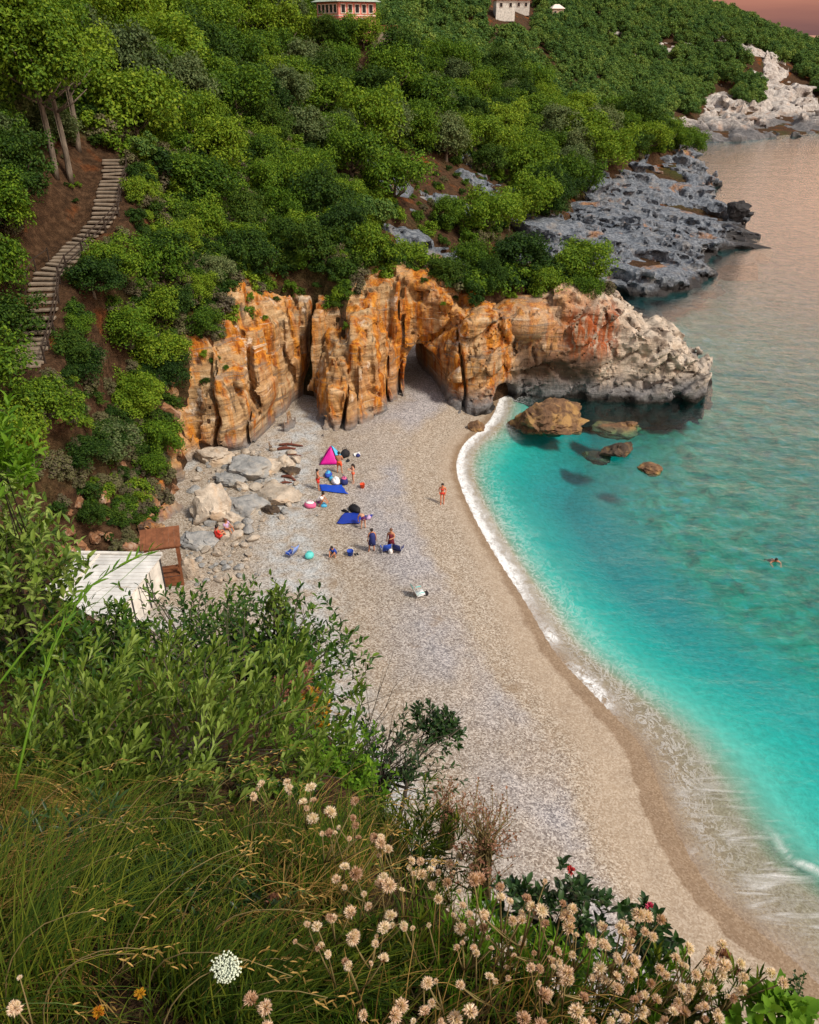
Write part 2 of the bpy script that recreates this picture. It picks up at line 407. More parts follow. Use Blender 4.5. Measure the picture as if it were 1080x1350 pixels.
# the stairway's bed is levelled into the slope
PATH = [(152, 210), (151, 235), (142, 262), (139, 286), (124, 306), (104, 326), (82, 345), (66, 360), (58, 374), (54, 390), (56, 412), (52, 434), (45, 457), (33, 486)]
WP = np.array([march(u, v, ground) for u, v in PATH])
for _ in range(2): WP[1:-1, 2] = (WP[:-2, 2] + 2 * WP[1:-1, 2] + WP[2:, 2]) / 4
pd = np.full(gx.shape, 1e9); pz = np.zeros(gx.shape)
for a, b in zip(WP[:-1], WP[1:]):
    e = b - a; h = np.clip(((gx - a[0]) * e[0] + (gy - a[1]) * e[1]) / (e[0] ** 2 + e[1] ** 2), 0, 1); dd = np.hypot(gx - a[0] - e[0] * h, gy - a[1] - e[1] * h); mk = dd < pd
    pd[mk] = dd[mk]; pz[mk] = (a[2] + e[2] * h)[mk]
kk = sstep(4.2, 1.5, pd); sz = sz * (1 - kk) + (pz - .06) * kk
# soil: brown to rust earth with dry litter
t = NT('earth'); v = t.pos()
n1 = t.noise(v, .22, 5); n2 = t.noise(v, 2.2, 6, .65); n3 = t.noise(v, .09, 3)
c = t.ramp(n2, [(.25, (.018, .011, .007)), (.5, (.062, .034, .018)), (.72, (.125, .072, .040)), (.9, (.27, .20, .14))])
c = t.mix(t.rng(n1, .58, .70, 0, .8), c, t.ramp(n2, [(.3, (.11, .028, .006)), (.7, (.34, .095, .018))]))
c = t.mix(t.rng(n3, .55, .7, 0, .75), c, t.ramp(n2, [(.3, (.02, .03, .008)), (.7, (.07, .085, .02))]))
earth = t.done(t.bsdf(c, .95, .1, t.bump(t.math('ADD', n2, t.noise(v, 7, 4)), .9, .35)))
hf = grid_faces(len(ax_x), len(ax_y)); hx, hy = gx.ravel()[hf].mean(1), gy.ravel()[hf].mean(1)
hf = hf[~((hx > -4.5) & (hx < 7) & (hy > 71.5) & (hy < 97))]              # the ridge over the arch is bare rock: open to the tunnel below
put('hillside', mesh_np('hillside', np.stack([gx, gy, sz], -1), hf), earth, kind='structure')

# ------------------------------------------------------------------ cliffs (volumes of rock: cracks, strata, undercuts and the arch are carved)
def rock_field(box, h, style):
    (x0, x1), (y0, y1), (z0, z1) = box
    X = np.arange(x0, x1, h); Y = np.arange(y0, y1, h); Z = np.arange(z0, z1, h)
    A, B = np.meshgrid(X, Y, indexing='ij')
    T = TOP(A, B); dp = poly_sd(A, B, COAST)
    k = batter(A, B)
    inner = (1 - sstep(-5.5, -4, A) * sstep(9, 7.5, A) * (B < 88)) * np.where((A < -18.6) & (B < 62), sstep(-1.6, -3.5, dp) * 2.6, sstep(-3.5, -8, dp) * 2.2) * (style == 'arch')
    br = bare(A, B)
    if style == 'arch': T = T - 7 * sstep(83, 89, B) * (A < -3)
    T2 = T - .25 - inner * (1 - br) - .8 * (1 - br) * (style != 'arch')
    dp, k, T2 = (q.astype(np.float32)[:, :, None] for q in (dp, k, T2))
    z = Z.astype(np.float32)[None, None, :]
    side = (dp + k * np.clip(z, -3, 40)) / np.sqrt(1 + k * k)
    if style == 'arch': T2 = np.where(((A < -19.3) & (B < 60))[:, :, None] & (dp < -1.0), -9, T2)
    D = smax(side, (z - T2) * .9, .5 if style == 'arch' else 1.0)
    return X, Y, Z, D.astype(np.float32)
def carve(X, Y, Z, D, band, fn, deep=None):
    M = np.abs(D) < band
    if deep is not None:                                   # also carve all the way through here (the tunnel)
        (a, b), (c, d), (e, f) = deep
        M |= ((X > a) & (X < b))[:, None, None] & ((Y > c) & (Y < d))[None, :, None] & ((Z > e) & (Z < f))[None, None, :]
    I = np.argwhere(M)
    x, y, z = X[I[:, 0]], Y[I[:, 1]], Z[I[:, 2]]
    D[I[:, 0], I[:, 1], I[:, 2]] = fn(x.astype(np.float32), y.astype(np.float32), z.astype(np.float32), D[I[:, 0], I[:, 1], I[:, 2]])
    return D
FOOT = np.array(COAST[9:30])
def crack(x, y, z, u, v, w, depth, lean=0.0, dirx=0.0, ztop=99):
    c = np.array(F(u, v)); ny = math.sqrt(1 - dirx * dirx); n = (dirx, ny)
    wob = .35 * vnoise(z * .45 + u, x * 0 + u * .37, x * 0)
    s = (x - c[0]) * n[1] - (y - c[1]) * n[0] - lean * z + wob
    al = (x - c[0]) * n[0] + (y - c[1]) * n[1]
    return np.maximum(np.abs(s) - w * (1 - .55 * np.clip(al / depth, 0, 1)), np.maximum(al - depth - .16 * z, z - ztop)), s
def arch_detail(x, y, z, d):
    left = sstep(4, -4, x)                                         # upright columns on the left, slanting blocks on the right
    wx = x + .5 * vnoise(x * .3, y * .3, z * .3); wy = y + .5 * vnoise(x * .3 + 7, y * .3, z * .3)
    big = fbm(x * .13, y * .13, z * .10, 3)
    # pillars: cells much taller than wide, on the left; slanting joints (x-z turned) on the right
    a = rad(-33); q = x * math.cos(a) - z * math.sin(a); r = x * math.sin(a) + z * math.cos(a)
    u_ = wx * .94 + wy * .34; w_ = -wx * .34 + wy * .94
    pil = np.zeros_like(x); blk = np.zeros_like(x)
    m = left > .01
    f1, f2, cid = worley(u_[m] * .33, w_[m] * .42, z[m] * .045 + .02 * x[m], True)
    pil[m] = cid * .90 - .35 * np.exp(-((f2 - f1) / .035) ** 2)
    f1, f2, cid = worley(u_[m] * .72, w_[m] * .7 + 3, z[m] * .20 + .05 * x[m], True)
    pil[m] += cid * .36 - .05 * np.exp(-((f2 - f1) / .05) ** 2)
    pil *= left
    m = left < .99
    f1, f2, cid = worley(q[m] * .26 + .1 * wy[m], w_[m] * .26, r[m] * .50, True)
    blk[m] = cid * .72 - .45 * np.exp(-((f2 - f1) / .04) ** 2)
    f1, f2, cid = worley(q[m] * .75, w_[m] * .7, r[m] * 1.15, True)
    blk[m] += cid * .20 - .10 * np.exp(-((f2 - f1) / .05) ** 2)
    blk *= 1 - left
    # strata: thin ledges, dipping gently on the left and steeply on the right
    st = r * (1 - left) + (z + .16 * x) * left + .35 * vnoise(x * .5, y * .5, z * .5)
    saw = np.abs((st * .95) % 1 - .5) * 2
    str_ = .20 * (((st * .55) % 1) - .5) + .13 * (((st * 1.35 + .3) % 1) - .5) + .06 * (saw - .5)
    fine = .20 * fbm(x * .5, y * .5, z * .30, 4, .5) + .07 * fbm(x * 1.7, y * 1.7, z * 1.0, 3, ridged=True)
    d = d - (big * 1.1 + pil + blk + str_ + fine) * .95
    # bulging nose right of the arch, hollow under it, blunt end block
    def ell(c, rr): return (np.sqrt(((x - c[0]) / rr[0]) ** 2 + ((y - c[1]) / rr[1]) ** 2 + ((z - c[2]) / rr[2]) ** 2) - 1) * min(rr)
    d = smin(d, ell((11.0, 75.2, 7.2), (3.4, 3.0, 2.1)) - .25 * fine, .5)
    d = smax(d, -ell((14.0, 70.6, .9), (6.2, 2.3, 3.6)) + .6 * fine + .45 * blk, .5)
    d = smax(d, -ell((8.0, 72.6, .6), (2.4, 1.6, 1.5)) + .4 * fine, .3)
    for args in [(397, 536, .75, 5.0, .02, .25), (449, 566, .20, 1.8, .10, 0), (512, 530, .16, 1.5, .04, -.1), (526, 520, .2, 1.2, .03, 0, 13), (330, 594, .18, 1.6, .0, .1), (612, 534, .22, 1.6, -.08, 0), (655, 534, .18, 1.3, .1, 0), (472, 562, .13, 1.2, -.03, 0), (285, 598, .2, 1.5, .03, .2)]:
        cr, s = crack(x, y, z, *args)
        d = smax(d, -cr, .12)
    # the rock arch: a tunnel under the ridge that bends left as it goes through
    c = np.array(F(560, 516)); al = y - c[1]; s = x - c[0] + .20 * np.clip(al, 0, 30) + .25 * vnoise(z * .5, al * .3, 2)
    tun = np.sqrt((s / (2.0 - .10 * np.clip(al, 0, 8))) ** 2 + (np.clip(z - 2.2, 0, 9) / (3.1 - .04 * np.clip(al, 0, 8))) ** 2) - 1 + .12 * fine
    d = smax(d, -np.maximum(tun * 1.3, np.maximum(-al - 6, al - 20)), .2)
    # low cave at the foot of the deep fissure
    d = smax(d, -ell((*F(403, 538), 1.2), (1.5, 2.6, 1.6)), .25)
    return d
t = NT('ochre_rock'); v = t.pos()
sep = t.n('SeparateXYZ', i0=v); X_, Y_, Z_ = sep.outputs[0], sep.outputs[1], sep.outputs[2]
streak = t.noise(t.map(v, (1.0, 1.0, .13)), .75, 6, .6, .6)          # iron streaks run down
streak2 = t.noise(t.map(v, (1.4, 1.4, .10)), 1.6, 5, .6, .4)
patch = t.noise(v, .17, 4, .55, .5)
fine = t.noise(v, 3.2, 7, .7)
band = t.noise(t.map(v, (.35, .35, 2.6), (.16, .1, 0)), .9, 5, .6, .3)
right = t.rng(X_, 4, 17)
org = t.ramp(streak2, [(.24, (.10, .024, .005)), (.42, (.33, .092, .008)), (.58, (.55, .225, .026)), (.8, (.64, .37, .095))])
crm = t.ramp(band, [(.28, (.17, .10, .05)), (.5, (.43, .285, .145)), (.75, (.66, .52, .34))])
gry = t.ramp(band, [(.25, (.22, .185, .15)), (.5, (.47, .41, .34)), (.78, (.68, .63, .55))])
f_or = t.math('ADD', t.rng(streak, .47, .60), t.math('MULTIPLY', t.rng(patch, .42, .62), .5), clamp=True)
f_or = t.math('MULTIPLY', f_or, t.rng(t.math('ADD', X_, t.math('MULTIPLY', t.math('SUBTRACT', patch, .5), 18.0)), 24, 9, .03, 1.0))
c = t.mix(f_or, t.mix(t.rng(X_, 6, 20), crm, gry), org)
# dark manganese drips, white scars
c = t.mix(t.math('MULTIPLY', t.rng(t.noise(t.map(v, (1.2, 1.2, .16)), 1.1, 5, .6, .5), .56, .66), .8), c, (.045, .03, .022))
c = t.mix(t.math('MULTIPLY', t.rng(t.noise(v, .55, 5, .6), .62, .68), .6), c, (.70, .62, .52))
c = t.mix(t.math('MULTIPLY', t.rng(t.noise(v, .3, 5, .6, .5), .58, .66), t.rng(X_, 8, 15, 0, .8)), c, (.085, .06, .045))
# beds of grey and dark stone show as lines across the faces
lines = t.noise(t.map(v, (.16, .16, 2.4), (.17, .12, 0)), 1.15, 6, .62, .25)
c = t.mix(t.math('MULTIPLY', t.rng(lines, .58, .63), .65), c, (.20, .165, .135))
c = t.mix(t.math('MULTIPLY', t.math('MULTIPLY', t.rng(lines, .36, .32), t.rng(patch, .4, .55)), .8), c, (.68, .56, .42))
# the dark bay right of the arch and the rust above it
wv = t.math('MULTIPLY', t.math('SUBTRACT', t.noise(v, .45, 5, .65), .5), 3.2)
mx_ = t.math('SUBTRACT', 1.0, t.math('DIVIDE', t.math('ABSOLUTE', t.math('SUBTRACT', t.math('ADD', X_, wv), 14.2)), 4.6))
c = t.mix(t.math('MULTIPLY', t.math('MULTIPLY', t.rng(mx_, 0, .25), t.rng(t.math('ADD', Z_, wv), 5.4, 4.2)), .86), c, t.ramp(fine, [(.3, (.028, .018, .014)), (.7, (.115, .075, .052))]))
mr = t.math('SUBTRACT', 1.0, t.math('DIVIDE', t.math('ABSOLUTE', t.math('SUBTRACT', t.math('ADD', X_, wv), 17.2)), 3.0))
c = t.mix(t.math('MULTIPLY', t.math('MULTIPLY', t.rng(mr, 0, .4), t.math('MULTIPLY', t.rng(Z_, 3.8, 5.4), t.rng(Z_, 9.5, 8))), t.rng(streak2, .42, .54, 0, .9)), c, (.34, .075, .012))
# grey lichen on the sea-worn foot, dark weed line at the water
foot = t.math('ADD', Z_, t.math('MULTIPLY', t.math('SUBTRACT', t.noise(v, .5, 4), .5), 2.4))
c = t.mix(t.rng(foot, 2.6, 1.0), c, t.ramp(fine, [(.3, (.07, .072, .078)), (.7, (.30, .30, .31))]))
c = t.mix(t.math('MULTIPLY', t.rng(foot, .75, .25), t.rng(X_, 3, 7)), c, (.022, .020, .018))
c = t.mix(t.rng(fine, .35, .7, .0, .35), c, t.mix(1.0, c, (.35, .28, .22), 'MULTIPLY'))
c = t.mix(t.rng(fine, .62, .4, 0, .5), c, t.mix(1.0, c, (1.25, 1.2, 1.15), 'MULTIPLY'))
hh = t.math('ADD', t.math('MULTIPLY', fine, .6), t.math('ADD', t.math('MULTIPLY', band, .9), t.math('MULTIPLY', t.noise(t.map(v, (1.5, 1.5, .3)), 1.3, 5, .65), .7)))
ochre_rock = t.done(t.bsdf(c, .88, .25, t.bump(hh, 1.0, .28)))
X, Y, Z, D = rock_field(((-24, 35), (45, 92), (-2.5, 18.5)), .2, 'arch')
D = carve(X, Y, Z, D, 3.6, arch_detail, ((-3.5, 4.5), (72, 85), (-3, 8.5)))
V, Q = surface_nets(D, (X[0], Y[0], Z[0]), .2)
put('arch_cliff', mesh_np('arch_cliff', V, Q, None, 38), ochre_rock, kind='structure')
bpy.context.view_layer.update()
_dg = bpy.context.evaluated_depsgraph_get()
def cast(u, v):
    d = Vector(ray(u, v)).normalized(); r = SC.ray_cast(_dg, Vector((0, 0, CAM_H)), d)
    return np.array(r[1]) if r[0] else None
CLIFF_SPOTS = {q: cast(*q) for q in [(298, 486), (270, 505), (440, 366), (452, 396), (458, 434), (585, 402), (600, 395), (676, 392), (708, 375), (330, 395), (300, 330), (560, 372), (668, 342), (365, 396), (268, 470), (350, 420)]}
print('arch cliff', len(Q), round(time.time() - T0, 1))

def grey_detail(x, y, z, d):
    a = rad(24); r = z * math.cos(a) + (x * .75 + y * .4) * math.sin(a) * .6; q = x * .8 - y * .5
    f1, f2, cid = worley(q * .24, (x * .5 + y * .8) * .24, r * .8, True)
    blk = cid * .42 - .4 * np.exp(-((f2 - f1) / .06) ** 2)
    f1, f2, cid = worley(q * .55 + 5, (x * .5 + y * .8) * .22, r * 1.9, True)
    blk += cid * .22 - .16 * np.exp(-((f2 - f1) / .07) ** 2) + 1.15 * (((r * .42 + .5 * vnoise(x * .13, y * .13, z * .13)) % 1) - .5) + .45 * (((r * 1.1 + .4 * vnoise(x * .2, y * .2, z * .2)) % 1) - .5)
    f1, f2, cid = worley(x * .11 + 5, y * .11, z * .13)
    blk += cid * 1.0
    return d - (blk + .8 * fbm(x * .1, y * .1, z * .15, 3) + .55 * fbm(x * .5, y * .5, z * .7, 4, .6, True))
t = NT('grey_rock'); v = t.pos()
sep = t.n('SeparateXYZ', i0=v); Z_ = sep.outputs[2]
n1 = t.noise(v, .35, 6, .65); n2 = t.noise(v, 1.8, 7, .72); n3 = t.noise(t.map(v, (1, 1, 3), (.2, .3, .4)), .5, 5, .6, .6)
c = t.ramp(n2, [(.28, (.030, .038, .050)), (.46, (.105, .125, .155)), (.62, (.235, .262, .30)), (.8, (.50, .52, .53))])
c = t.mix(t.rng(n1, .54, .66, 0, .55), c, t.ramp(n3, [(.35, (.12, .11, .11)), (.7, (.47, .43, .38))]))
c = t.mix(t.rng(t.noise(v, .16, 5, .6), .60, .67, 0, .85), c, t.ramp(n2, [(.3, (.17, .07, .025)), (.7, (.48, .26, .12))]))
foot = t.math('ADD', Z_, t.math('MULTIPLY', t.math('SUBTRACT', n1, .5), 3.0))
c = t.mix(t.rng(foot, 1.5, .5), c, (.035, .033, .034))
f2 = t.noise(t.map(v, (.35, .9, 2.2), (.25, .35, .5)), .9, 6, .7)
hh = t.math('ADD', t.math('MULTIPLY', n2, 1.0), t.math('ADD', t.math('MULTIPLY', n3, .6), t.math('MULTIPLY', f2, 1.0)))
grey_rock = t.done(t.bsdf(c, .85, .3, t.bump(hh, 1.0, .42)))
X, Y, Z, D = rock_field(((-9, 78), (98, 200), (-2.5, 20)), .5, 'grey')
D = carve(X, Y, Z, D, 5, grey_detail)
V, Q = surface_nets(D, (X[0], Y[0], Z[0]), .5)
put('grey_headland', mesh_np('grey_headland', V, Q, None, 40), grey_rock, kind='structure')

def white_detail(x, y, z, d):
    f1, f2, cid = worley(x * .10, y * .10, z * .08)
    b = cid * 2.2 - 1.2 * np.exp(-((f2 - f1) / .1) ** 2)
    f1, f2, cid = worley(x * .28, y * .28, z * .25)
    b += cid * 1.1 - .6 * np.exp(-((f2 - f1) / .1) ** 2)
    return d - (b + 2.0 * fbm(x * .05, y * .05, z * .06, 4, .6))
t = NT('pale_rock'); v = t.pos(); Z_ = t.n('SeparateXYZ', i0=v).outputs[2]
n1 = t.noise(v, .12, 6, .65); n2 = t.noise(v, .6, 6, .7)
c = t.ramp(n2, [(.28, (.17, .15, .14)), (.48, (.44, .40, .37)), (.7, (.70, .66, .61))])
c = t.mix(t.rng(n1, .56, .66, 0, .6), c, (.45, .27, .17))
foot = t.math('ADD', Z_, t.math('MULTIPLY', t.math('SUBTRACT', n1, .5), 7.0))
c = t.mix(t.rng(foot, 4.2, 2.0, 0, .9), c, t.ramp(n2, [(.3, (.05, .052, .06)), (.7, (.19, .19, .2))]))
pale_rock = t.done(t.bsdf(c, .9, .2, t.bump(t.math('ADD', n2, n1), 1.0, 1.5)))
X, Y, Z, D = rock_field(((72, 230), (255, 432), (-4, 38)), 1.3, 'white')
D = carve(X, Y, Z, D, 8, white_detail)
V, Q = surface_nets(D, (X[0], Y[0], Z[0]), 1.3)
put('pale_cliff', mesh_np('pale_cliff', V, Q, None, 40), pale_rock, kind='structure')
print('cliffs', round(time.time() - T0, 1))

# ------------------------------------------------------------------ beach and sea bed
bx = axis([(-520, -60, 40), (-60, -26, 2), (-26, 22, .22), (22, 64, .33), (64, 90, 2), (90, 520, 20)])
by = axis([(-60, 10, 3), (10, 88, .22), (88, 130, 1.5), (130, 420, 12), (420, 900, 60)])
BX, BY = np.meshgrid(bx, by)
BD = shore_d(BX, BY); BZ = beach_z(BX, BY)
lump = .035 * fbm(BX * 1.5, BY * 1.5, 1, 3) + .03 * (1 - 2 * np.abs(vnoise(BX * .95, BY * .95, 4)))
BZ = BZ + np.where(BD > 0, lump * sstep(2.2, 4.5, BD), 0)
f1, f2, cid = worley(BX * .42, BY * .42, 0 * BX)
f3, f4, cid3 = worley(BX * 1.2, BY * 1.2, 0 * BX + 2)
stones = np.clip(.62 - f1, 0, 1) * .8 * (cid > -.2) + np.clip(.6 - f3, 0, 1) * .55 * (cid3 > -.5)
reef = sstep(7.5, 17, -BD + 6 * fbm(BX * .09, BY * .09, 8, 3))
BZ = BZ + np.where(BD < 0, stones * reef, 0)
def beach_zi(x, y):
    i = int(np.clip(np.searchsorted(bx, x) - 1, 0, len(bx) - 2)); j = int(np.clip(np.searchsorted(by, y) - 1, 0, len(by) - 2))
    fx = (x - bx[i]) / (bx[i + 1] - bx[i]); fy = (y - by[j]) / (by[j + 1] - by[j])
    return (BZ[j, i] * (1 - fx) + BZ[j, i + 1] * fx) * (1 - fy) + (BZ[j + 1, i] * (1 - fx) + BZ[j + 1, i + 1] * fx) * fy
t = NT('pebbles'); v = t.pos(); d = t.attr('shore')
pb = t.voro(v, 14.0, 'F1', 'Color'); pe = t.voro(v, 14.0, 'F1', 'Distance')
ps = t.n('SeparateColor', i0=pb).outputs[0]
pb2 = t.n('SeparateColor', i0=t.voro(v, 2.6, 'F1', 'Color')).outputs[0]
big = t.noise(v, .12, 4, .55); mid = t.noise(v, .8, 5, .6)
tan = t.ramp(ps, [(.0, (.15, .112, .078)), (.4, (.275, .220, .165)), (.75, (.37, .325, .27)), (1, (.50, .44, .37))])
pale = t.ramp(ps, [(.0, (.21, .21, .205)), (.4, (.35, .375, .39)), (1, (.54, .56, .57))])
blue = t.ramp(ps, [(.0, (.12, .115, .125)), (.5, (.265, .255, .27)), (1, (.48, .46, .46))])
wob = t.math('ADD', d, t.math('MULTIPLY', t.math('SUBTRACT', big, .5), 4.5))
wob2 = t.math('ADD', d, t.math('MULTIPLY', t.math('SUBTRACT', mid, .5), 2.0))
c = t.mix(t.math('MULTIPLY', t.math('MULTIPLY', t.rng(wob, 10.5, 13.0, 0, .9, True), t.rng(wob, 17.5, 14.0, 0, 1, True)), t.rng(mid, .36, .6)), tan, pale)           # pale pebble bank
c = t.mix(t.math('MULTIPLY', t.rng(t.noise(v, .2, 5, .65, .4), .50, .66), t.rng(wob, 16, 21)), c, pale)
c = t.mix(t.math('MULTIPLY', t.math('MULTIPLY', t.rng(wob2, 4.0, 5.2), t.rng(wob2, 10.5, 7.0)), t.rng(t.noise(v, .14, 3), .38, .55, .25, .9)), c, blue)
c = t.mix(t.rng(t.noise(v, .45, 5, .6), .60, .72, 0, .6), c, (.20, .14, .085))
sand = t.mix(.45, t.ramp(t.math('ADD', t.math('MULTIPLY', mid, .5), t.math('MULTIPLY', t.noise(v, 11, 5, .7), .5)), [(.3, (.25, .19, .135)), (.7, (.45, .36, .265))]), tan)
c = t.mix(t.rng(t.math('SUBTRACT', wob2, t.rng(t.n('SeparateXYZ', i0=v).outputs[1], 48, 24, 0, 2.2)), 2.0, .7), c, sand)
wet = t.rng(t.math('ADD', d, t.math('MULTIPLY', t.math('SUBTRACT', mid, .5), .9)), t.rng(t.n('SeparateXYZ', i0=v).outputs[1], 44, 26, .7, 1.15), t.rng(t.n('SeparateXYZ', i0=v).outputs[1], 44, 26, .2, 1.0))
c = t.mix(wet, c, t.mix(1.0, c, t.mix(t.rng(d, .6, -.4), (.68, .60, .52), (.76, .68, .58)), 'MULTIPLY'))
fo = t.rng(t.n('SeparateXYZ', i0=v).outputs[1], 38, 22, 0, 3.4)
c = t.mix(t.rng(t.math('ADD', d, fo), -.6, -3.2), c, t.ramp(t.noise(v, 2.5, 5, .65), [(.3, (.40, .34, .265)), (.7, (.56, .49, .39))]))
rgh = t.rng(wet, 0, 1, .9, .32)
dry = t.rng(d, 2.0, 4.5)
hh = t.math('ADD', t.math('MULTIPLY', t.math('SUBTRACT', 1.0, pe), .10), t.math('ADD', t.math('MULTIPLY', t.noise(v, 2.2, 5, .65), .13), t.math('MULTIPLY', pb2, .03)))
pebbles = t.done(t.bsdf(c, rgh, .3, t.bump(t.math('MULTIPLY', hh, dry), .9, .26)))
t = NT('sea_bed'); v = t.pos(); d = t.attr('shore'); rf = t.attr('reef')
n1 = t.noise(v, .6, 5, .6); n2 = t.noise(v, 2.5, 5, .65)
c = t.ramp(n2, [(.3, (.40, .34, .265)), (.7, (.56, .49, .39))])
dv = t.n('VectorMath', {'operation': 'ADD'}, i0=v, i1=t.n('VectorMath', {'operation': 'SCALE'}, i0=t.n('TexNoise', Vector=v, Scale=1.1, Detail=4.0).outputs['Color'], Scale=1.6).outputs[0]).outputs[0]
cell = t.math('ADD', t.math('MULTIPLY', t.noise(v, .75, 5, .65, .8), .8), t.math('MULTIPLY', t.n('SeparateColor', i0=t.voro(dv, 1.1, 'SMOOTH_F1', 'Color')).outputs[0], .35))
stone = t.ramp(cell, [(.3, (.09, .15, .06)), (.42, (.22, .30, .12)), (.56, (.40, .46, .20)), (.7, (.56, .55, .30)), (.85, (.70, .66, .5))])
c = t.mix(t.math('MULTIPLY', rf, t.rng(t.math('ADD', n1, t.math('MULTIPLY', cell, .2)), .36, .62, .25, .8)), c, stone)
sea_bed = t.done(t.bsdf(c, .9, .1, t.bump(n2, .6, .2)))
gf = grid_faces(len(bx), len(by))
fd = BD.ravel()[gf].max(1)
fdz = BZ.ravel()[gf].min(1)
def sub_mesh(name, faces, arrs):
    used = np.unique(faces); mp = np.full(BX.size, -1); mp[used] = np.arange(len(used))
    me = mesh_np(name, np.stack([BX.ravel()[used], BY.ravel()[used], BZ.ravel()[used]], -1), mp[faces])
    for k, a in arrs.items(): attr(me, k, a.ravel()[used])
    return me
put('beach', sub_mesh('beach', gf[fd > -6.0], {'shore': BD}), pebbles, kind='structure')
put('sea_bed', sub_mesh('sea_bed', gf[fd <= -6.0], {'shore': BD, 'reef': reef}), sea_bed, kind='structure')

# ------------------------------------------------------------------ the sea: one closed body of clear water
wx = axis([(-600, -60, 60), (-60, 0, 10), (0, 45, .3), (45, 120, 2.5), (120, 600, 16), (600, 3000, 300)])
wy = axis([(-200, 0, 40), (0, 80, .3), (80, 140, 1.5), (140, 500, 9), (500, 6000, 300)])
WX, WY = np.meshgrid(wx, wy)
WD = shore_d(WX, WY)
nr = sstep(14, 2, -WD) * (WD < 4)
WZ = np.zeros_like(WX) + .05 * fbm(WX * .35 + .2 * WY, WY * .5, 0, 3) * sstep(.5, 4, -WD) * (WX < 46) * (WY < 82) * (WX > 1)
# a low swell about to break along the near end
fr = np.exp(-((-WD - 4.6 + 1.1 * vnoise(WY * .12, 0 * WY, 3)) / .35) ** 2) * sstep(30, 17, WY)
WZ += .16 * fr * (WD < 0)
nx, ny = len(wx), len(wy)
top = np.stack([WX, WY, WZ], -1).reshape(-1, 3)
gfw = grid_faces(nx, ny)
ring = np.concatenate([np.arange(nx), np.arange(1, ny) * nx + nx - 1, (ny - 1) * nx + np.arange(nx - 2, -1, -1), np.arange(ny - 2, 0, -1) * nx])
low = top[ring].copy(); low[:, 2] = -14
n0 = len(top); m = len(ring)
side = np.stack([ring, n0 + np.arange(m), n0 + (np.arange(m) + 1) % m, np.roll(ring, -1)], -1)
V = np.concatenate([top, low, [[0, 0, -14]]])
btm = np.stack([n0 + np.arange(m), np.full(m, n0 + m), n0 + (np.arange(m) + 1) % m], -1)
me = mesh_np('sea', V, np.concatenate([gfw, side]), btm)
sh = np.concatenate([WD.ravel(), np.full(m + 1, -60)]); attr(me, 'shore', sh)
# distance along the shore, for the streaks of foam
sl = np.array(SHORE); seg = np.concatenate([[0], np.cumsum(np.hypot(*np.diff(sl, axis=0).T))])
best = np.full(WX.shape, 1e9); along = np.zeros(WX.shape)
for i in range(len(sl) - 1):
    e = sl[i + 1] - sl[i]; L2 = (e ** 2).sum()
    h = np.clip(((WX - sl[i, 0]) * e[0] + (WY - sl[i, 1]) * e[1]) / L2, 0, 1)
    dd = np.hypot(WX - sl[i, 0] - e[0] * h, WY - sl[i, 1] - e[1] * h)
    mk = dd < best; best[mk] = dd[mk]; along[mk] = (seg[i] + h * math.sqrt(L2))[mk]
attr(me, 'along', np.concatenate([along.ravel(), np.zeros(m + 1)]))
t = NT('sea_water'); v = t.pos(); d = t.math('MULTIPLY', t.attr('shore'), -1.0); al = t.attr('along')
cvec = t.n('CombineXYZ', X=al, Y=d, Z=0.0).outputs[0]
Y_ = t.n('SeparateXYZ', i0=v).outputs[1]
r1 = t.noise(t.map(v, (1, 1.6, 1), (0, 0, .5)), .55, 5, .6, .3); r2 = t.noise(t.map(v, (1, 1.9, 1), (0, 0, -.3)), 1.7, 4, .6, .2); r3 = t.noise(t.map(v, (.35, 1.2, 1)), .16, 3)
hh = t.math('ADD', t.math('MULTIPLY', r1, .55), t.math('ADD', t.math('MULTIPLY', r2, .22), t.math('MULTIPLY', r3, .8)))
nrm = t.bump(hh, t.rng(d, .5, 6, .12, 1.0), .17)
fres = t.math('MULTIPLY', t.n('Fresnel', IOR=1.6, Normal=nrm).outputs[0], t.math('SUBTRACT', 1.0, t.n('NewGeometry').outputs['Backfacing']))
clear = t.n('BsdfTransparent', Color=(1, 1, 1)).outputs[0]
gloss = t.n('BsdfGlossy', Color=(1, 1, 1), Roughness=.08, Normal=nrm).outputs[0]
mixn = t.n('MixShader', i0=fres, i1=clear, i2=gloss).outputs[0]
# foam: lacy edge, torn sheets behind it, backwash streaks at the near end
fn = t.noise(t.map(cvec, (.55, .9, 1)), 1.0, 6, .65, 1.2)
lace = t.math('ABSOLUTE', t.math('SUBTRACT', t.noise(t.map(cvec, (.9, 1.1, 1)), 1.5, 6, .65, 1.1), .5))
strk = t.math('MULTIPLY', t.noise(t.map(v, (.30, 2.0, 1), (0, 0, .12)), 1.0, 6, .68, .9), t.rng(t.noise(t.map(cvec, (.5, .5, 1)), 1.0, 3), .3, .6, .75, 1.05))
far_ = t.rng(Y_, 30, 40); near = t.rng(Y_, 30, 24)
edge = t.math('ADD', d, t.math('MULTIPLY', t.math('SUBTRACT', fn, .5), 1.5))
f1 = t.math('MULTIPLY', t.rng(edge, 1.35, .2, 0, 1, True), t.rng(edge, -.5, .15, 0, 1, True))                       # white edge
f1 = t.math('MULTIPLY', f1, t.math('ADD', t.rng(Y_, 36, 44, .0, 1.0), t.math('MULTIPLY', t.rng(t.noise(t.map(cvec, (.12, .05, 1)), 1.0, 3), .48, .6), t.rng(Y_, 17, 24, .2, 1)), clamp=True))
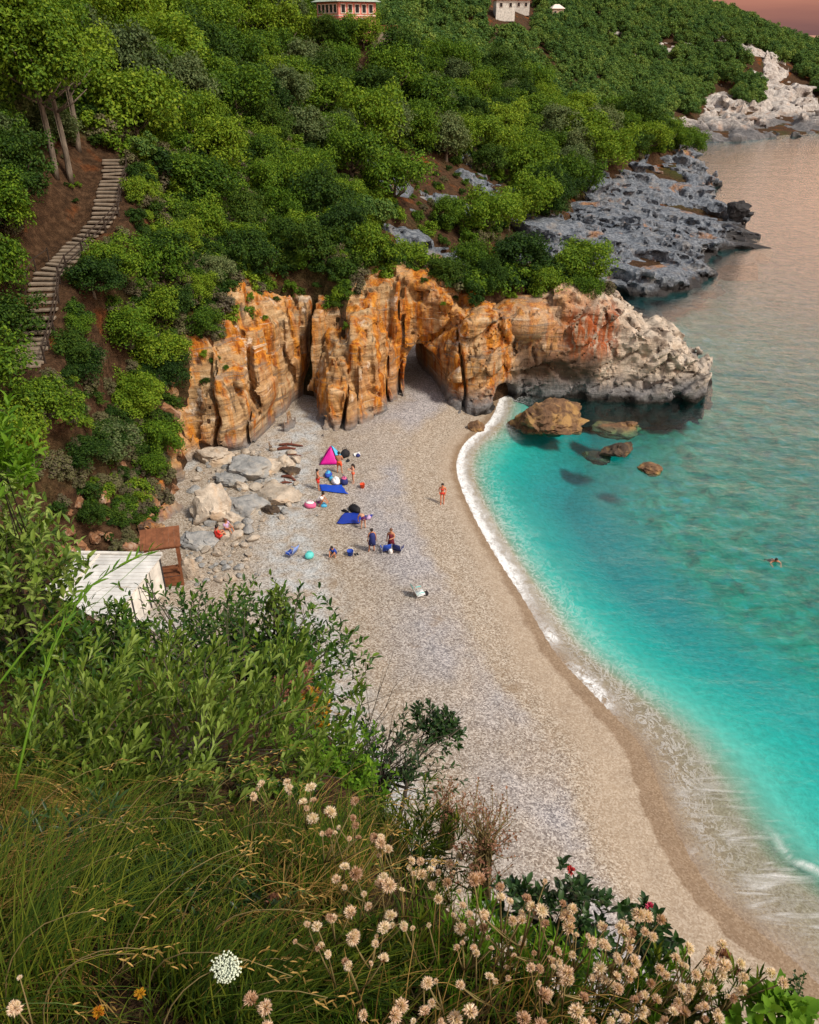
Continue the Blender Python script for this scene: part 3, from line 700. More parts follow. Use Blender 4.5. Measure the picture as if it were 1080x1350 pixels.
f2 = t.math('MULTIPLY', t.rng(lace, .05, .0, 0, .42), t.math('MULTIPLY', t.rng(d, .2, 1.2), t.rng(t.math('ADD', d, t.math('MULTIPLY', fn, 2.4)), 5.4, 2.6)))
f2 = t.math('MULTIPLY', f2, t.rng(Y_, 16, 26, .15, 1))
f3 = t.math('MULTIPLY', t.rng(strk, .46, .74, 0, .6), t.math('MULTIPLY', t.rng(d, .3, 1.0), t.rng(d, 5.2, 3.2)))
f3 = t.math('MULTIPLY', f3, t.math('ADD', t.math('MULTIPLY', near, .85), .15))
fw = t.math('SUBTRACT', d, t.math('ADD', 4.3, t.math('MULTIPLY', t.math('SUBTRACT', t.noise(t.map(cvec, (.3, 0, 1)), 1.0, 4), .5), 1.4)))
f4 = t.math('MULTIPLY', t.math('MULTIPLY', t.rng(fw, -.35, 0), t.rng(fw, .3, 0)), t.math('MULTIPLY', t.rng(Y_, 24, 20), t.rng(t.noise(t.map(cvec, (.9, .3, 1)), 1.2, 4), .3, .55)))
f1 = t.math('MULTIPLY', f1, t.rng(t.noise(t.map(cvec, (2.2, 2.6, 1)), 1.0, 6, .7, .9), t.rng(Y_, 34, 44, .40, .20), t.rng(Y_, 34, 44, .60, .52)))
foam = t.math('MAXIMUM', t.math('MAXIMUM', f1, f2), t.math('MAXIMUM', f3, f4))
foam = t.math('MULTIPLY', foam, t.math('ADD', .55, t.math('MULTIPLY', t.noise(v, 9, 3), .9)), clamp=True)
wht = t.bsdf((.82, .84, .85), .7, .2, t.bump(t.noise(v, 14, 4), .6, .05))
sh = t.n('MixShader', i0=t.math('MULTIPLY', foam, .94), i1=mixn, i2=wht).outputs[0]
vol = t.n('VolumeAbsorption', Color=(.0, .918, .945), Density=1.0).outputs[0]
t.t.links.new(vol, t.out.inputs['Volume'])
sea_water = t.done(sh)
put('sea', me, sea_water, kind='structure')
print('sea', round(time.time() - T0, 1))
# ================================================================== VEGETATION
def foliage_mat(name, cols, rough=.6, trans=.22, spec=.12, var=.56):
    """leaf colour differs from leaf to leaf and from plant to plant"""
    t = NT(name)
    rnd = t.n('NewGeometry').outputs['Random Per Island']; orn = t.n('ObjectInfo').outputs['Random']
    c = t.ramp(t.math('ADD', t.math('MULTIPLY', rnd, var), t.math('MULTIPLY', orn, 1 - var)), [(i / (len(cols) - 1), q) for i, q in enumerate(cols)])
    a = t.bsdf(c, rough, spec)
    b = t.n('BsdfTranslucent', Color=t.mix(1.0, c, (1.3, 1.35, .6), 'MULTIPLY')).outputs[0]
    return t.done(t.n('MixShader', i0=trans, i1=a, i2=b).outputs[0])
M_oak = foliage_mat('oak_leaves', [(0.0181, 0.0492, 0.0076), (0.0516, 0.1137, 0.0107), (0.1226, 0.2075, 0.0138), (0.2259, 0.2998, 0.0215)])
M_bright = foliage_mat('bright_leaves', [(0.0275, 0.0719, 0.0078), (0.0714, 0.1503, 0.0117), (0.1481, 0.2351, 0.0157), (0.2524, 0.3331, 0.0287)])
M_dark = foliage_mat('dark_leaves', [(0.0084, 0.0266, 0.0067), (0.0204, 0.0531, 0.0089), (0.0465, 0.0940, 0.0110), (0.0883, 0.1383, 0.0143)])  # dark foliage, its colour deepened to suggest shadow gaps between crowns
M_grey = foliage_mat('grey_green_leaves', [(.035, .060, .022), (.075, .115, .042), (.13, .17, .065), (.19, .22, .09)])
M_far = foliage_mat('hazed_far_leaves', [(0.0252, 0.0715, 0.0234), (0.0629, 0.1365, 0.0338), (0.1201, 0.2015, 0.0390), (0.2174, 0.2795, 0.0585)])  # bluish cast put into the leaf colour in place of distant haze
M_dry = foliage_mat('dry_leaves', [(0.0770, 0.0660, 0.0495), (0.1430, 0.1210, 0.0825), (0.1210, 0.1320, 0.0495), (0.1870, 0.1650, 0.0990)])
t = NT('bark'); v = t.obj(); n = t.noise(t.map(v, (1, 1, .2)), 5, 6, .65)
M_bark = t.done(t.bsdf(t.ramp(n, [(.3, (.055, .042, .032)), (.7, (.23, .19, .15))]), .9, .15, t.bump(n, .9, .06)))

def leaf_cards(C, N, L, W, rng, curl=.25):
    """a pointed, slightly folded leaf (2 quads' worth in 1 bent quad) at each place C with normal N"""
    n = len(C); r = rng.normal(size=(n, 3)); T = np.cross(N, r); T /= np.linalg.norm(T, axis=1, keepdims=True) + 1e-9
    B = np.cross(N, T)
    L = np.broadcast_to(L, (n,))[:, None]; W = np.broadcast_to(W, (n,))[:, None]
    a = C - T * L * .5; b = C + B * W * .5 + N * L * curl * .3; c = C + T * L * .5 - N * L * curl * .5; d = C - B * W * .5 + N * L * curl * .3
    V = np.stack([a, b, c, d], 1).reshape(-1, 3)
    return V, np.arange(n * 4).reshape(-1, 4)
def crown_mesh(name, seed, mat, n=8000, blobs=46, flat=.78, leaf=.34, R=3.2, gap=.0):
    """crown of unit centre: many small leafy heads over an uneven dome, with leaf-sized faces"""
    rng = np.random.default_rng(seed)
    d = rng.normal(size=(blobs, 3)); d /= np.linalg.norm(d, axis=1, keepdims=True)
    d[:, 2] = np.where(d[:, 2] < -.45, -d[:, 2], d[:, 2])
    lump = 1 + .55 * vnoise(d[:, 0] * 1.5 + seed, d[:, 1] * 1.5, d[:, 2] * 1.5)
    pos = d * (R * (.50 + .40 * rng.random(blobs)) * lump)[:, None] * np.array([1, 1, flat])
    br = R * rng.uniform(.14, .40, blobs)
    w = br ** 2; w /= w.sum()
    k = rng.choice(blobs, n, p=w)
    o = rng.normal(size=(n, 3)); o /= np.linalg.norm(o, axis=1, keepdims=True)
    o[:, 2] = np.where((o[:, 2] < -.2) & (rng.random(n) < .7), -o[:, 2], o[:, 2])
    rr = (rng.random(n) ** .35)
    rr *= 1 + .22 * vnoise(o[:, 0] * 3 + k, o[:, 1] * 3, o[:, 2] * 3)
    C = pos[k] + o * (br[k] * rr)[:, None]
    N = o * .9 + rng.normal(size=(n, 3)) * .42 + np.array([0, 0, .45]); N /= np.linalg.norm(N, axis=1, keepdims=True)
    s = leaf * rng.uniform(.65, 1.25, n)
    V, Q = leaf_cards(C, N, s, s * .62, rng)
    me = mesh_np(name, V, Q, smooth=False)
    me.materials.append(mat)
    return me
def tube_np(path, radii, k=7):
    """tapered tube along a path: vertices, quads"""
    p = np.asarray(path, float); n = len(p); V = []
    for i in range(n):
        t = p[min(i + 1, n - 1)] - p[max(i - 1, 0)]; t = t / (np.linalg.norm(t) + 1e-9)
        a = np.cross(t, [0.31, .9, .2]); a /= np.linalg.norm(a) + 1e-9; b = np.cross(t, a)
        an = np.arange(k) * 2 * math.pi / k
        V.append(p[i] + radii[i] * (np.cos(an)[:, None] * a + np.sin(an)[:, None] * b))
    V = np.concatenate(V); Q = []
    for i in range(n - 1):
        for j in range(k): Q.append((i * k + j, i * k + (j + 1) % k, (i + 1) * k + (j + 1) % k, (i + 1) * k + j))
    return V, np.array(Q)
class MB:
    """collects pieces into one mesh"""
    def __init__(s): s.V = []; s.Q = []; s.T = []; s.n = 0
    def add(s, V, Q=None, T=None):
        V = np.asarray(V, float).reshape(-1, 3)
        if Q is not None and len(Q): s.Q.append(np.asarray(Q) + s.n)
        if T is not None and len(T): s.T.append(np.asarray(T) + s.n)
        s.V.append(V); s.n += len(V); return s
    def tube(s, path, radii, k=7):
        V, Q = tube_np(path, radii if hasattr(radii, '__len__') else [radii] * len(path), k)
        m = len(path); s.add(V, Q, None)
        for e, c in ((0, path[0]), (m - 1, path[-1])):
            b = s.n - len(V) + e * k
            s.V.append(np.asarray(c, float).reshape(1, 3)); s.n += 1
            s.T.append(np.array([(b + (j + 1) % k, b + j, s.n - 1) if e == 0 else (b + j, b + (j + 1) % k, s.n - 1) for j in range(k)]))
        return s
    def box(s, c, d, rz=0.0, M=None):
        x, y, z = np.array(d) / 2
        V = np.array([(a * x, b * y, e * z) for e in (-1, 1) for b in (-1, 1) for a in (-1, 1)], float)
        if rz: V[:, :2] = V[:, :2] @ np.array([[math.cos(rz), math.sin(rz)], [-math.sin(rz), math.cos(rz)]])
        if M is not None: V = V @ np.array(M).T
        return s.add(V + np.array(c), [(0, 2, 3, 1), (4, 5, 7, 6), (0, 1, 5, 4), (2, 6, 7, 3), (0, 4, 6, 2), (1, 3, 7, 5)])
    def beam(s, a, b, w, h=None):
        a, b = np.array(a, float), np.array(b, float); h = h or w
        t = b - a; L = np.linalg.norm(t); t /= L
        up = np.array([0, 0, 1.]) if abs(t[2]) < .95 else np.array([0, 1., 0])
        r = np.cross(t, up); r /= np.linalg.norm(r); u = np.cross(r, t)
        M = np.stack([r, t, u], 1)
        return s.box((a + b) / 2, (w, L, h), M=M)
    def ico(s, c, r, sub=2, sq=(1, 1, 1), jit=0.0, seed=0):
        V, T = ICO[sub]
        V = V.copy()
        if jit: V *= (1 + jit * fbm(V[:, 0] * 1.4 + seed, V[:, 1] * 1.4, V[:, 2] * 1.4 + seed, 3))[:, None]
        return s.add(V * r * np.array(sq) + np.array(c), None, T)
    def mesh(s, name, smooth=True):
        return mesh_np(name, np.concatenate(s.V), np.concatenate(s.Q) if s.Q else None, np.concatenate(s.T) if s.T else None, smooth)
    def put(s, name, mat, parent=None, smooth=True, **kw):
        return put(name, s.mesh(name, smooth), mat, parent, **kw)
ICO = {}
for sub in (1, 2, 3, 4, 5):
    b = bmesh.new(); bmesh.ops.create_icosphere(b, subdivisions=sub, radius=1)
    ICO[sub] = (np.array([q.co[:] for q in b.verts]), np.array([[w.index for w in f.verts] for f in b.faces])); b.free()

def trunk_mesh(name, seed, H, r, R):
    """tapered trunk with limbs that reach into the crown (crown centre at height H)"""
    rng = np.random.default_rng(seed); m = MB()
    lean = rng.normal(size=2) * .06 * H
    pts = [np.array([lean[0] * s * s, lean[1] * s * s, -.5 + s * (H + .5)]) + np.append(rng.normal(size=2) * .05 * s, 0) for s in np.linspace(0, 1, 7)]
    m.tube(pts, [r * (1.25 - .8 * s) for s in np.linspace(0, 1, 7)], 8)
    for i in range(6):
        a = i * 1.05 + rng.random(); s0 = rng.uniform(.5, .85); p0 = pts[int(s0 * 6)]
        e = np.array([math.cos(a) * R * .6, math.sin(a) * R * .6, H + rng.uniform(-.1, .45) * R])
        mid = (p0 + e) / 2 + np.array([0, 0, -.12 * R])
        m.tube([p0, mid, e], [r * .5, r * .33, r * .12], 5)
    return m.mesh(name)

def in_poly(u, v, poly):
    ins = False; n = len(poly)
    for i in range(n):
        (ax, ay), (bx_, by_) = poly[i], poly[(i + 1) % n]
        if (ay <= v) != (by_ <= v) and u < ax + (v - ay) / (by_ - ay) * (bx_ - ax): ins = not ins
    return ins
# ------------------------------------------------------------------ trees
rng = np.random.default_rng(11)
CROWN = [crown_mesh('crown', 100 + i, m, n=8000, blobs=int(b * 1.7), flat=f, leaf=.27, R=3.0) for i, (m, b, f) in enumerate(
    [(M_oak, 52, .80), (M_oak, 40, .72), (M_oak, 60, .9), (M_dark, 48, .8), (M_bright, 50, .85), (M_bright, 38, .75), (M_dark, 56, 1.05), (M_oak, 30, .8), (M_grey, 44, .9)])]
TRUNK = [trunk_mesh('trunk', 200 + i, 2.0, .20, 3.0) for i in range(3)]
TRUNK_S = [trunk_mesh('trunk', 210 + i, 1.6, .16, 3.0) for i in range(2)]
for m in TRUNK + TRUNK_S: m.materials.append(M_bark)
def tree(name, x, y, R, label, group=None, low=False, which=None, cat='tree', stretch=1.0, z=None):
    z0 = ground(x, y) if z is None else z
    s = R / 3.0
    t_ = empty(name, (x, y, z0), rng.random() * 6.28, label, cat, group, s)
    k = which if which is not None else int(rng.integers(len(CROWN)))
    H = (1.5 if low else 2.0)
    put('trunk', (TRUNK_S if low else TRUNK)[int(rng.integers(2))], None, t_)
    c = put('crown', CROWN[k], None, t_, loc=(0, 0, H)); c.scale = (rng.uniform(.85, 1.15), rng.uniform(.85, 1.15), stretch)
    return t_
STAIR_PX = [(-10, 520), (15, 420), (22, 360), (40, 335), (108, 290), (112, 200), (172, 195), (178, 300), (140, 325), (95, 385), (85, 500)]
EARTH_PX = [(20, 185), (120, 195), (125, 300), (60, 345), (30, 340)]
SCREE_PX = [(470, 195), (560, 205), (720, 262), (690, 300), (610, 292), (500, 262)]
HOUSE_PX = [(385, -5), (530, -5), (530, 62), (500, 75), (385, 60)]; SHELTER_PX = [(110, 100), (165, 100), (165, 175), (110, 175)]
def place_trees():
    pts = []; out = []
    def ok(x, y, gap):
        if pts:
            A = np.array(pts)
            if (np.hypot(A[:, 0] - x, A[:, 1] - y) < gap * (.5 + .5 * A[:, 2])).any(): return False
        return True
    tries = 0
    for k in range(26000):
        if k < 13000: x, y = rng.uniform(-48, 34), rng.uniform(46, 100)
        else: x, y = rng.uniform(-75, 80), rng.uniform(96, 200)
        T = near_of(sT, x, y); g = ground(x, y)
        if T - g > 1.3 or g < 2.5: continue
        u, v, f = px((x, y, g))
        if not (-70 < u < 1120 and -70 < v < 640): continue
        if in_poly(u, v, STAIR_PX) or in_poly(u, v, SCREE_PX) or near_of(sbare, x, y) > .25: continue
        if 384 < u < 475 and 345 < v < 432 and y < 84: continue
        if in_poly(u, v, HOUSE_PX) and f < 135 or in_poly(u, v, SHELTER_PX) and f < 78: continue
        slope = u < 290 and v > 175 and y < 74
        if slope:
            if in_poly(u, v, EARTH_PX): continue
            gap, R, zone = 2.5, rng.uniform(1.1, 2.1), 'slope'
            if u < 26 or (u < 48 and v < 330): gap, R, zone = 1.9, rng.uniform(2.0, 2.8), 'edge'
            elif v > 560 and rng.random() < .6: continue
        elif y < 100 and x > -16:
            gap, R, zone = 3.2, rng.uniform(2.0, 3.0), 'arch'
            edge = float(poly_sd(np.array([x]), np.array([y]), COAST)[0])
            if edge > -3.2: continue
            if edge > -4.6: R *= .75
            if x > 19.5: continue
        else:
            gap = 4.3 if y < 100 else 5.0; R = rng.uniform(2.6, 4.5) * (1.0 if y < 120 else 1.12); zone = 'hill' if y < 120 else 'ridge'
        if not ok(x, y, gap): continue
        tu, tv, tf = px((x, y, g + 1.9 * R))
        if 372 < tu < 515 and tv < 40 and f < 141: continue
        # seen from the lens, over the ground in between?
        top = np.array([x, y, g + 1.9 * R]); o = np.array([0, 0, CAM_H]); vis = True
        for s in np.linspace(.45, .97, 40):
            p = o + (top - o) * s
            if p[2] < ground(p[0], p[1]) + (1.0 if s < .9 else 0): vis = False; break
        if not vis: continue
        pts.append((x, y, 1.0)); out.append((x, y, R, zone, R / f))
    return out
TREES = place_trees()
TREES.sort(key=lambda q: -q[4])
print('trees', len(TREES), {z: sum(1 for q in TREES if q[3] == z) for z in ('slope', 'edge', 'arch', 'hill', 'ridge')}, round(time.time() - T0, 1))
ZONE = {'slope': ('shrubby_tree', 'small bushy tree on the brown slope between wooden steps and orange cliff', 'small trees on the brown slope'),
        'edge': ('leafy_tree', 'dense green tree crowding the wooden steps from the slope beside them', 'trees crowding the steps'),
        'arch': ('cliff_tree', 'low green tree rooted on the crest of the orange arch cliff', 'trees along the crest of the orange cliff'),
        'hill': ('oak_tree', 'rounded evergreen tree on the wooded hillside above the cove', 'trees on the wooded hillside'),
        'ridge': ('ridge_tree', 'rounded evergreen tree on the wooded ridge behind the grey headland', 'trees on the wooded ridge')}
for x, y, R, zone, _ in TREES[:286]:
    nm, lb, gp = ZONE[zone]
    w = None
    if zone in ('slope',): w = int(rng.choice([4, 5, 0, 1, 3, 8]))
    elif zone == 'arch': w = int(rng.choice([0, 1, 3, 6, 2, 4]))
    w = int(rng.integers(len(CROWN))) if w is None else w
    tone = 'dark green' if w in (3, 6) else 'yellow green' if w in (4, 5) else 'grey green' if w == 8 else 'mid green'
    lb = ('low ' + tone + lb[9:]) if lb.startswith('low green') else lb
    lb = lb.replace('rounded evergreen', 'rounded ' + tone).replace('small bushy', 'small ' + tone).replace('dense green', 'dense ' + tone)
    tree(nm, x, y, R, lb, gp, low=zone in ('slope', 'arch'), which=w, stretch=rng.uniform(.9, 1.2))
# single trees and bushes round the steps and in front of the pink house
for u, v, R, k, lb in [(4, 300, 2.6, 1, 'green tree at the left edge below the bare trunks'), (-8, 385, 2.7, 0, 'dense tree at the left edge beside the upper steps'), (6, 455, 2.4, 3, 'dark tree leaning over the lowest steps from the left edge'), (-20, 520, 2.6, 0, 'broad green tree below the steps at the left edge'),
        (216, 372, 2.3, 4, 'bright green round tree between the steps and the orange cliff'), (238, 250, 2.5, 0, 'rounded grey green tree right of the head of the steps'), (262, 318, 2.2, 4, 'bright tree just above the left end of the orange cliff'),
        (166, 455, 2.1, 4, 'bright leafy tree in the middle of the brown slope'), (218, 480, 1.9, 0, 'green tree on the slope beside the left edge of the cliff'), (112, 505, 1.8, 3, 'dark bushy tree below the lowest steps'), (188, 545, 1.9, 5, 'pale green tree low on the slope near the cliff edge'),
        (60, 560, 2.2, 1, 'wide green bush at the left foot of the slope'), (140, 590, 1.6, 3, 'dark bush among rust rocks low on the slope'), (105, 440, 1.0, 5, 'small bright bush right of the handrail'), (112, 380, .9, 3, 'small dark bush on the bare slope right of the handrail'),
        (230, 420, 1.7, 3, 'dark green bush at the top left corner of the cliff'), (20, 600, 2.0, 0, 'round bush on the slope farthest left above the hut'), (205, 625, 1.2, 5, 'low yellow green bush close to the wooden stand'), (120, 690, 1.1, 3, 'dark bush just behind the hut roof')]:
    p = march(u, v, ground)
    if p is not None: tree('slope_tree', p[0], p[1], R, lb, None, low=True, which=k, stretch=rng.uniform(.95, 1.25))
for u, v, R, k, lb in [(408, 52, 2.9, 0, 'tree hiding the left foot of the pink house'), (432, 60, 3.0, 3, 'dark tree before the near corner of the pink house'), (455, 62, 3.0, 1, 'green tree before the right face of the pink house'), (480, 62, 2.9, 4, 'bright tree before the right end of the pink house'), (525, 64, 2.4, 0, 'tree just below the terrace of the pink house'), (394, 38, 2.6, 3, 'dark tree left of the pink house')]:
    p = march(u, v, ground)
    if p is not None: tree('garden_tree', p[0], p[1], R, lb, None, low=True, which=k, stretch=1.15)
# tall trees whose bare trunks stand above the red bank
def tall(u, v, H, R, label):
    p = march(u, v, ground)
    t_ = empty('tall_tree', (p[0], p[1], ground(p[0], p[1])), 0, label, 'tree')
    m = MB(); r_ = np.random.default_rng(int(u)); pts = [np.array([.25 * math.sin(s * 2.2 + u), .2 * math.sin(s * 3), -.4 + s * (H + .4)]) for s in np.linspace(0, 1, 9)]
    m.tube(pts, [.27 - .17 * s for s in np.linspace(0, 1, 9)], 9)
    for i in range(7):
        a = i * .95; q = pts[5 + i % 3]; e = q + np.array([math.cos(a) * R * .8, math.sin(a) * R * .8, 1.6])
        m.tube([q, (q + e) / 2 + np.array([0, 0, -.2]), e], [.11, .07, .03], 5)
    m.put('trunk', M_bark, t_)
    me = crown_mesh('crown', int(u) + 7, M_oak, n=12000, blobs=64, flat=1.3, leaf=.30, R=R)
    put('crown', me, None, t_, loc=(0, 0, H))
tall(70, 230, 8.0, 3.6, 'tall tree with a leaning bare trunk, left one above the red bank')
tall(89, 236, 7.8, 3.3, 'tall tree with a straight bare trunk, right one above the red bank')
tall(101, 196, 7.0, 2.6, 'tall tree with a thin trunk behind two thicker trunks above the red bank')

# plants rooted in ledges of the cliff
def cliff_plants():
    for k, ((u, v), p) in enumerate(CLIFF_SPOTS.items()):
        if p is None: continue
        o = empty('cliff_plant', p, k, ['small green plant growing from a ledge of the orange cliff'][0], 'plant', 'plants growing out of the orange cliff', .32 + .28 * ((k * 7) % 5) / 5)
        put('foliage', CLUMP[[0, 1, 0, 3, 2][k % 5]], None, o, loc=(0, 0, .2))
        MB().tube([(0, .3, -.3), (0, .1, 0), (0, 0, .3)], [.05, .04, .02], 5).put('stem', M_bark, o)
# undergrowth and the far woods: shared leafy clumps spread by geometry nodes
def scatter(name, pts, scl, sources, mat_idx=None, **kw):
    pts = np.asarray(pts, np.float32)
    me = bpy.data.meshes.new(name); me.vertices.add(len(pts)); me.vertices.foreach_set('co', pts.ravel())
    attr(me, 'size', scl)
    r = np.random.default_rng(len(pts)); attr(me, 'spin', r.random(len(pts)) * 6.28)
    o = put(name, me, None, kind='stuff', **kw)
    col = bpy.data.collections.new(name + '_sources')
    for i, s in enumerate(sources):
        so = bpy.data.objects.new('leaf_clump', s); col.objects.link(so)
    ng = bpy.data.node_groups.new(name, 'GeometryNodeTree')
    ng.interface.new_socket('Geometry', in_out='INPUT', socket_type='NodeSocketGeometry'); ng.interface.new_socket('Geometry', in_out='OUTPUT', socket_type='NodeSocketGeometry')
    N = ng.nodes.new; gi = N('NodeGroupInput'); go = N('NodeGroupOutput')
    m2p = N('GeometryNodeMeshToPoints'); iop = N('GeometryNodeInstanceOnPoints'); ci = N('GeometryNodeCollectionInfo')
    ci.inputs['Collection'].default_value = col; ci.inputs['Separate Children'].default_value = True; ci.inputs['Reset Children'].default_value = True
    iop.inputs['Pick Instance'].default_value = True
    a1 = N('GeometryNodeInputNamedAttribute'); a1.data_type = 'FLOAT'; a1.inputs['Name'].default_value = 'size'
    a2 = N('GeometryNodeInputNamedAttribute'); a2.data_type = 'FLOAT'; a2.inputs['Name'].default_value = 'spin'
    cx = N('ShaderNodeCombineXYZ'); L = ng.links.new
    L(gi.outputs[0], m2p.inputs['Mesh']); L(m2p.outputs[0], iop.inputs['Points']); L(ci.outputs[0], iop.inputs['Instance'])
    L(a1.outputs[0], iop.inputs['Scale']); L(a2.outputs[0], cx.inputs[2]); L(cx.outputs[0], iop.inputs['Rotation']); L(iop.outputs[0], go.inputs[0])
    md = o.modifiers.new('scatter', 'NODES'); md.node_group = ng
    return o
CLUMP = [crown_mesh('leaf_clump', 300 + i, m, n=1500, blobs=22, flat=.85, leaf=.16, R=1.0) for i, m in enumerate([M_oak, M_dark, M_bright, M_dark, M_dry])]
cliff_plants()
FARC = [crown_mesh('leaf_clump', 320 + i, M_far, n=2200, blobs=34, flat=.9, leaf=.55, R=3.0) for i in range(3)]
def spread(n, box, cond, gap=None):
    out = []
    for k in range(n):
        x, y = rng.uniform(*box[0]), rng.uniform(*box[1]); g = ground(x, y)
        if g < 1.5 or near_of(sT, x, y) - g > 1.6: continue
        u, v, f = px((x, y, g))
        if not (-60 < u < 1130 and -60 < v < 760): continue
        s = cond(x, y, g, u, v)
        if s: out.append((x, y, g, s))
    return out
def ug(x, y, g, u, v):
    if in_poly(u, v, STAIR_PX): return None
    slope = u < 290 and v > 175 and y < 74
    dens = float(vnoise(x * .25, y * .25, 3.3))
    if in_poly(u, v, EARTH_PX): return rng.uniform(.2, .45) if rng.random() < .10 else None
    if in_poly(u, v, SCREE_PX): return rng.uniform(.3, .9) if rng.random() < .6 else None
    if near_of(sbare, x, y) > .2: return None
    if x > 20 and y < 90: return None
    if 384 < u < 475 and 310 < v < 432 and y < 84: return rng.uniform(.4, .9) if near_of(sdp, x, y) < -2.2 else None
    if slope: return rng.uniform(.35, 1.15) if dens > -.45 and rng.random() < .85 else None
    if in_poly(u, v, HOUSE_PX): return rng.uniform(.5, .9)
    return rng.uniform(.8, 1.9) if not (y < 96 and near_of(sdp, x, y) > -3.0) else (rng.uniform(.35, .7) if rng.random() < .75 else None)
SLOPE_BOX = ((-42, -13), (40, 76))
U = spread(700, ((-20, 6), (70, 104)), lambda x, y, g, u, v: rng.uniform(.6, 1.5) if near_of(sdp, x, y) < -3.4 and not in_poly(u, v, SCREE_PX) else None) + spread(2600, SLOPE_BOX, lambda x, y, g, u, v: ug(x, y, g, u, v) if (u < 290 and v > 175 and y < 74) else None) + spread(3400, ((-48, 34), (46, 100)), ug) + spread(2600, ((-75, 80), (98, 200)), ug)
U = np.array(U)
SL = np.array([(px(q[:3])[0] < 300) and (px(q[:3])[1] > 180) and q[1] < 74 for q in U])
US = U[SL]; U = U[~SL]
scatter('slope_scrub', US[:, :3] + [0, 0, .2], US[:, 3], [CLUMP[4], CLUMP[0], CLUMP[4], CLUMP[3], CLUMP[1]])
scatter('undergrowth', U[:, :3] + [0, 0, .25], U[:, 3], CLUMP)
FW = [(x, y, g + 2.2, rng.uniform(.85, 1.35)) for x, y, g, s in spread(8500, ((-140, 330), (196, 560)), lambda x, y, g, u, v: 1.0 if near_of(sbare, x, y) < .55 and not (636 < u < 708 and v < 50) else None)]
FW += [(x, y, ground(x, y) + 2.0, R / 3.0) for x, y, R, z_, _ in TREES[286:]]
FW = np.array(FW); scatter('far_woods', FW[:, :3], FW[:, 3], FARC)
print('undergrowth', len(U), 'far', len(FW), round(time.time() - T0, 1))
# ================================================================== THINGS ON THE SLOPE
M_wood = plain('weathered_brown_wood', (.17, .065, .030), .75, .2, .35, 3, .5)
M_darkwood = plain('dark_old_wood', (.045, .032, .025), .85, .15, .35, 3, .5)
M_tread = plain('worn_step_stone', (.20, .16, .12), .9, .15, .35, 2.2, .6)
M_white = plain('white_paint', (.62, .61, .57), .7, .2, .28, 1.6, .3)
M_roofw = plain('white_roof_sheet', (.56, .56, .545), .7, .2, .22, 1.3, .4)
M_post = plain('dark_post', (.035, .035, .04), .6, .3)
M_pink = plain('pink_render', (.66, .24, .20), .85, .15, .08, 1.5, .2)
M_trim = plain('pale_trim', (.70, .62, .56), .7, .2)
M_roofg = plain('grey_green_roof', (.30, .36, .31), .8, .2, .2, 2)
M_roofr = plain('red_tiles', (.36, .095, .05), .85, .2, .3, 2)
t = NT('window_glass'); M_glass = t.done(t.bsdf((.015, .02, .022), .08, .6))

# wooden steps: a flight of separate treads that follows the slope
seg = np.concatenate([[0], np.cumsum(np.linalg.norm(np.diff(WP[:, :2], axis=0), axis=1))])
def along_path(s): return np.array([np.interp(s, seg, WP[:, k]) for k in range(3)])
stair = empty('stairway', WP[0], 0, 'long stairway of worn pale treads winding down the red and brown slope', 'steps')
bs = np.arange(.2, seg[-1], .58)
zs = np.array([max(ground(*along_path(s)[:2]), along_path(s)[2] - .3) for s in bs])
for _ in range(6): zs[1:-1] = (zs[:-2] + zs[1:-1] * 2 + zs[2:]) / 4
step_me = MB().box((0, 0, 0), (1.9, .46, .15)).mesh('step', False)
bmx = bmesh.new(); bmx.from_mesh(step_me); bmesh.ops.bevel(bmx, geom=bmx.edges[:], offset=.025, segments=1, affect='EDGES'); bmx.to_mesh(step_me); bmx.free(); step_me.materials.append(M_tread)
for s, z in zip(bs, zs):
    p = along_path(s); q = along_path(min(s + .5, seg[-1])) - along_path(max(s - .5, 0))
    o = put('step', step_me, None, stair)
    o.location = Vector((p[0], p[1], z + .10)) - stair.location
    o.rotation_euler = (rng.normal() * .03, rng.normal() * .03, math.atan2(q[1], q[0]) - math.pi / 2 + rng.normal() * .05)
    o.scale = (rng.uniform(.9, 1.1), rng.uniform(.9, 1.15), 1)
rail = empty('handrail', WP[0], 0, 'dark wooden handrail on posts along the seaward side of the stairway', 'railing')
rp = []
for s in np.arange(1.0, seg[-1], 1.9):
    p = along_path(s); q = along_path(min(s + .5, seg[-1])) - along_path(max(s - .5, 0)); q = q[:2] / np.linalg.norm(q[:2])
    side = np.array([-q[1], q[0]]) * 1.08
    if side[0] < 0: side = -side
    b = np.array([p[0] + side[0], p[1] + side[1], 0]); b[2] = np.interp(s, bs, zs)
    rp.append(b)
    g = ground(b[0], b[1])
    MB().beam(b + [0, 0, min(0, g - b[2]) - .3], b + [0, 0, 1.12], .10).put('post', M_darkwood, rail, False).location = -rail.location
for a, b in zip(rp[:-1], rp[1:]):
    for h in (1.02, .55):
        MB().beam(a + [0, 0, h], b + [0, 0, h], .06, .07).put('rail', M_darkwood, rail, False).location = -rail.location
rail2 = empty('handrail', WP[7], 0, 'short leaning handrail of thin posts on the leafy side of the lower steps', 'railing')
rq = []
for s in np.arange(seg[6], seg[9] + .5, 1.3):
    p = along_path(s); q = along_path(min(s + .5, seg[-1])) - along_path(max(s - .5, 0)); q = q[:2] / np.linalg.norm(q[:2])
    side = np.array([-q[1], q[0]]) * 1.08
    if side[0] > 0: side = -side
    b = np.array([p[0] + side[0], p[1] + side[1], np.interp(s, bs, zs)]); rq.append(b)
    MB().beam(b + [0, 0, -.5], b + [.05, 0, 1.1], .08).put('post', M_darkwood, rail2, False).location = -rail2.location
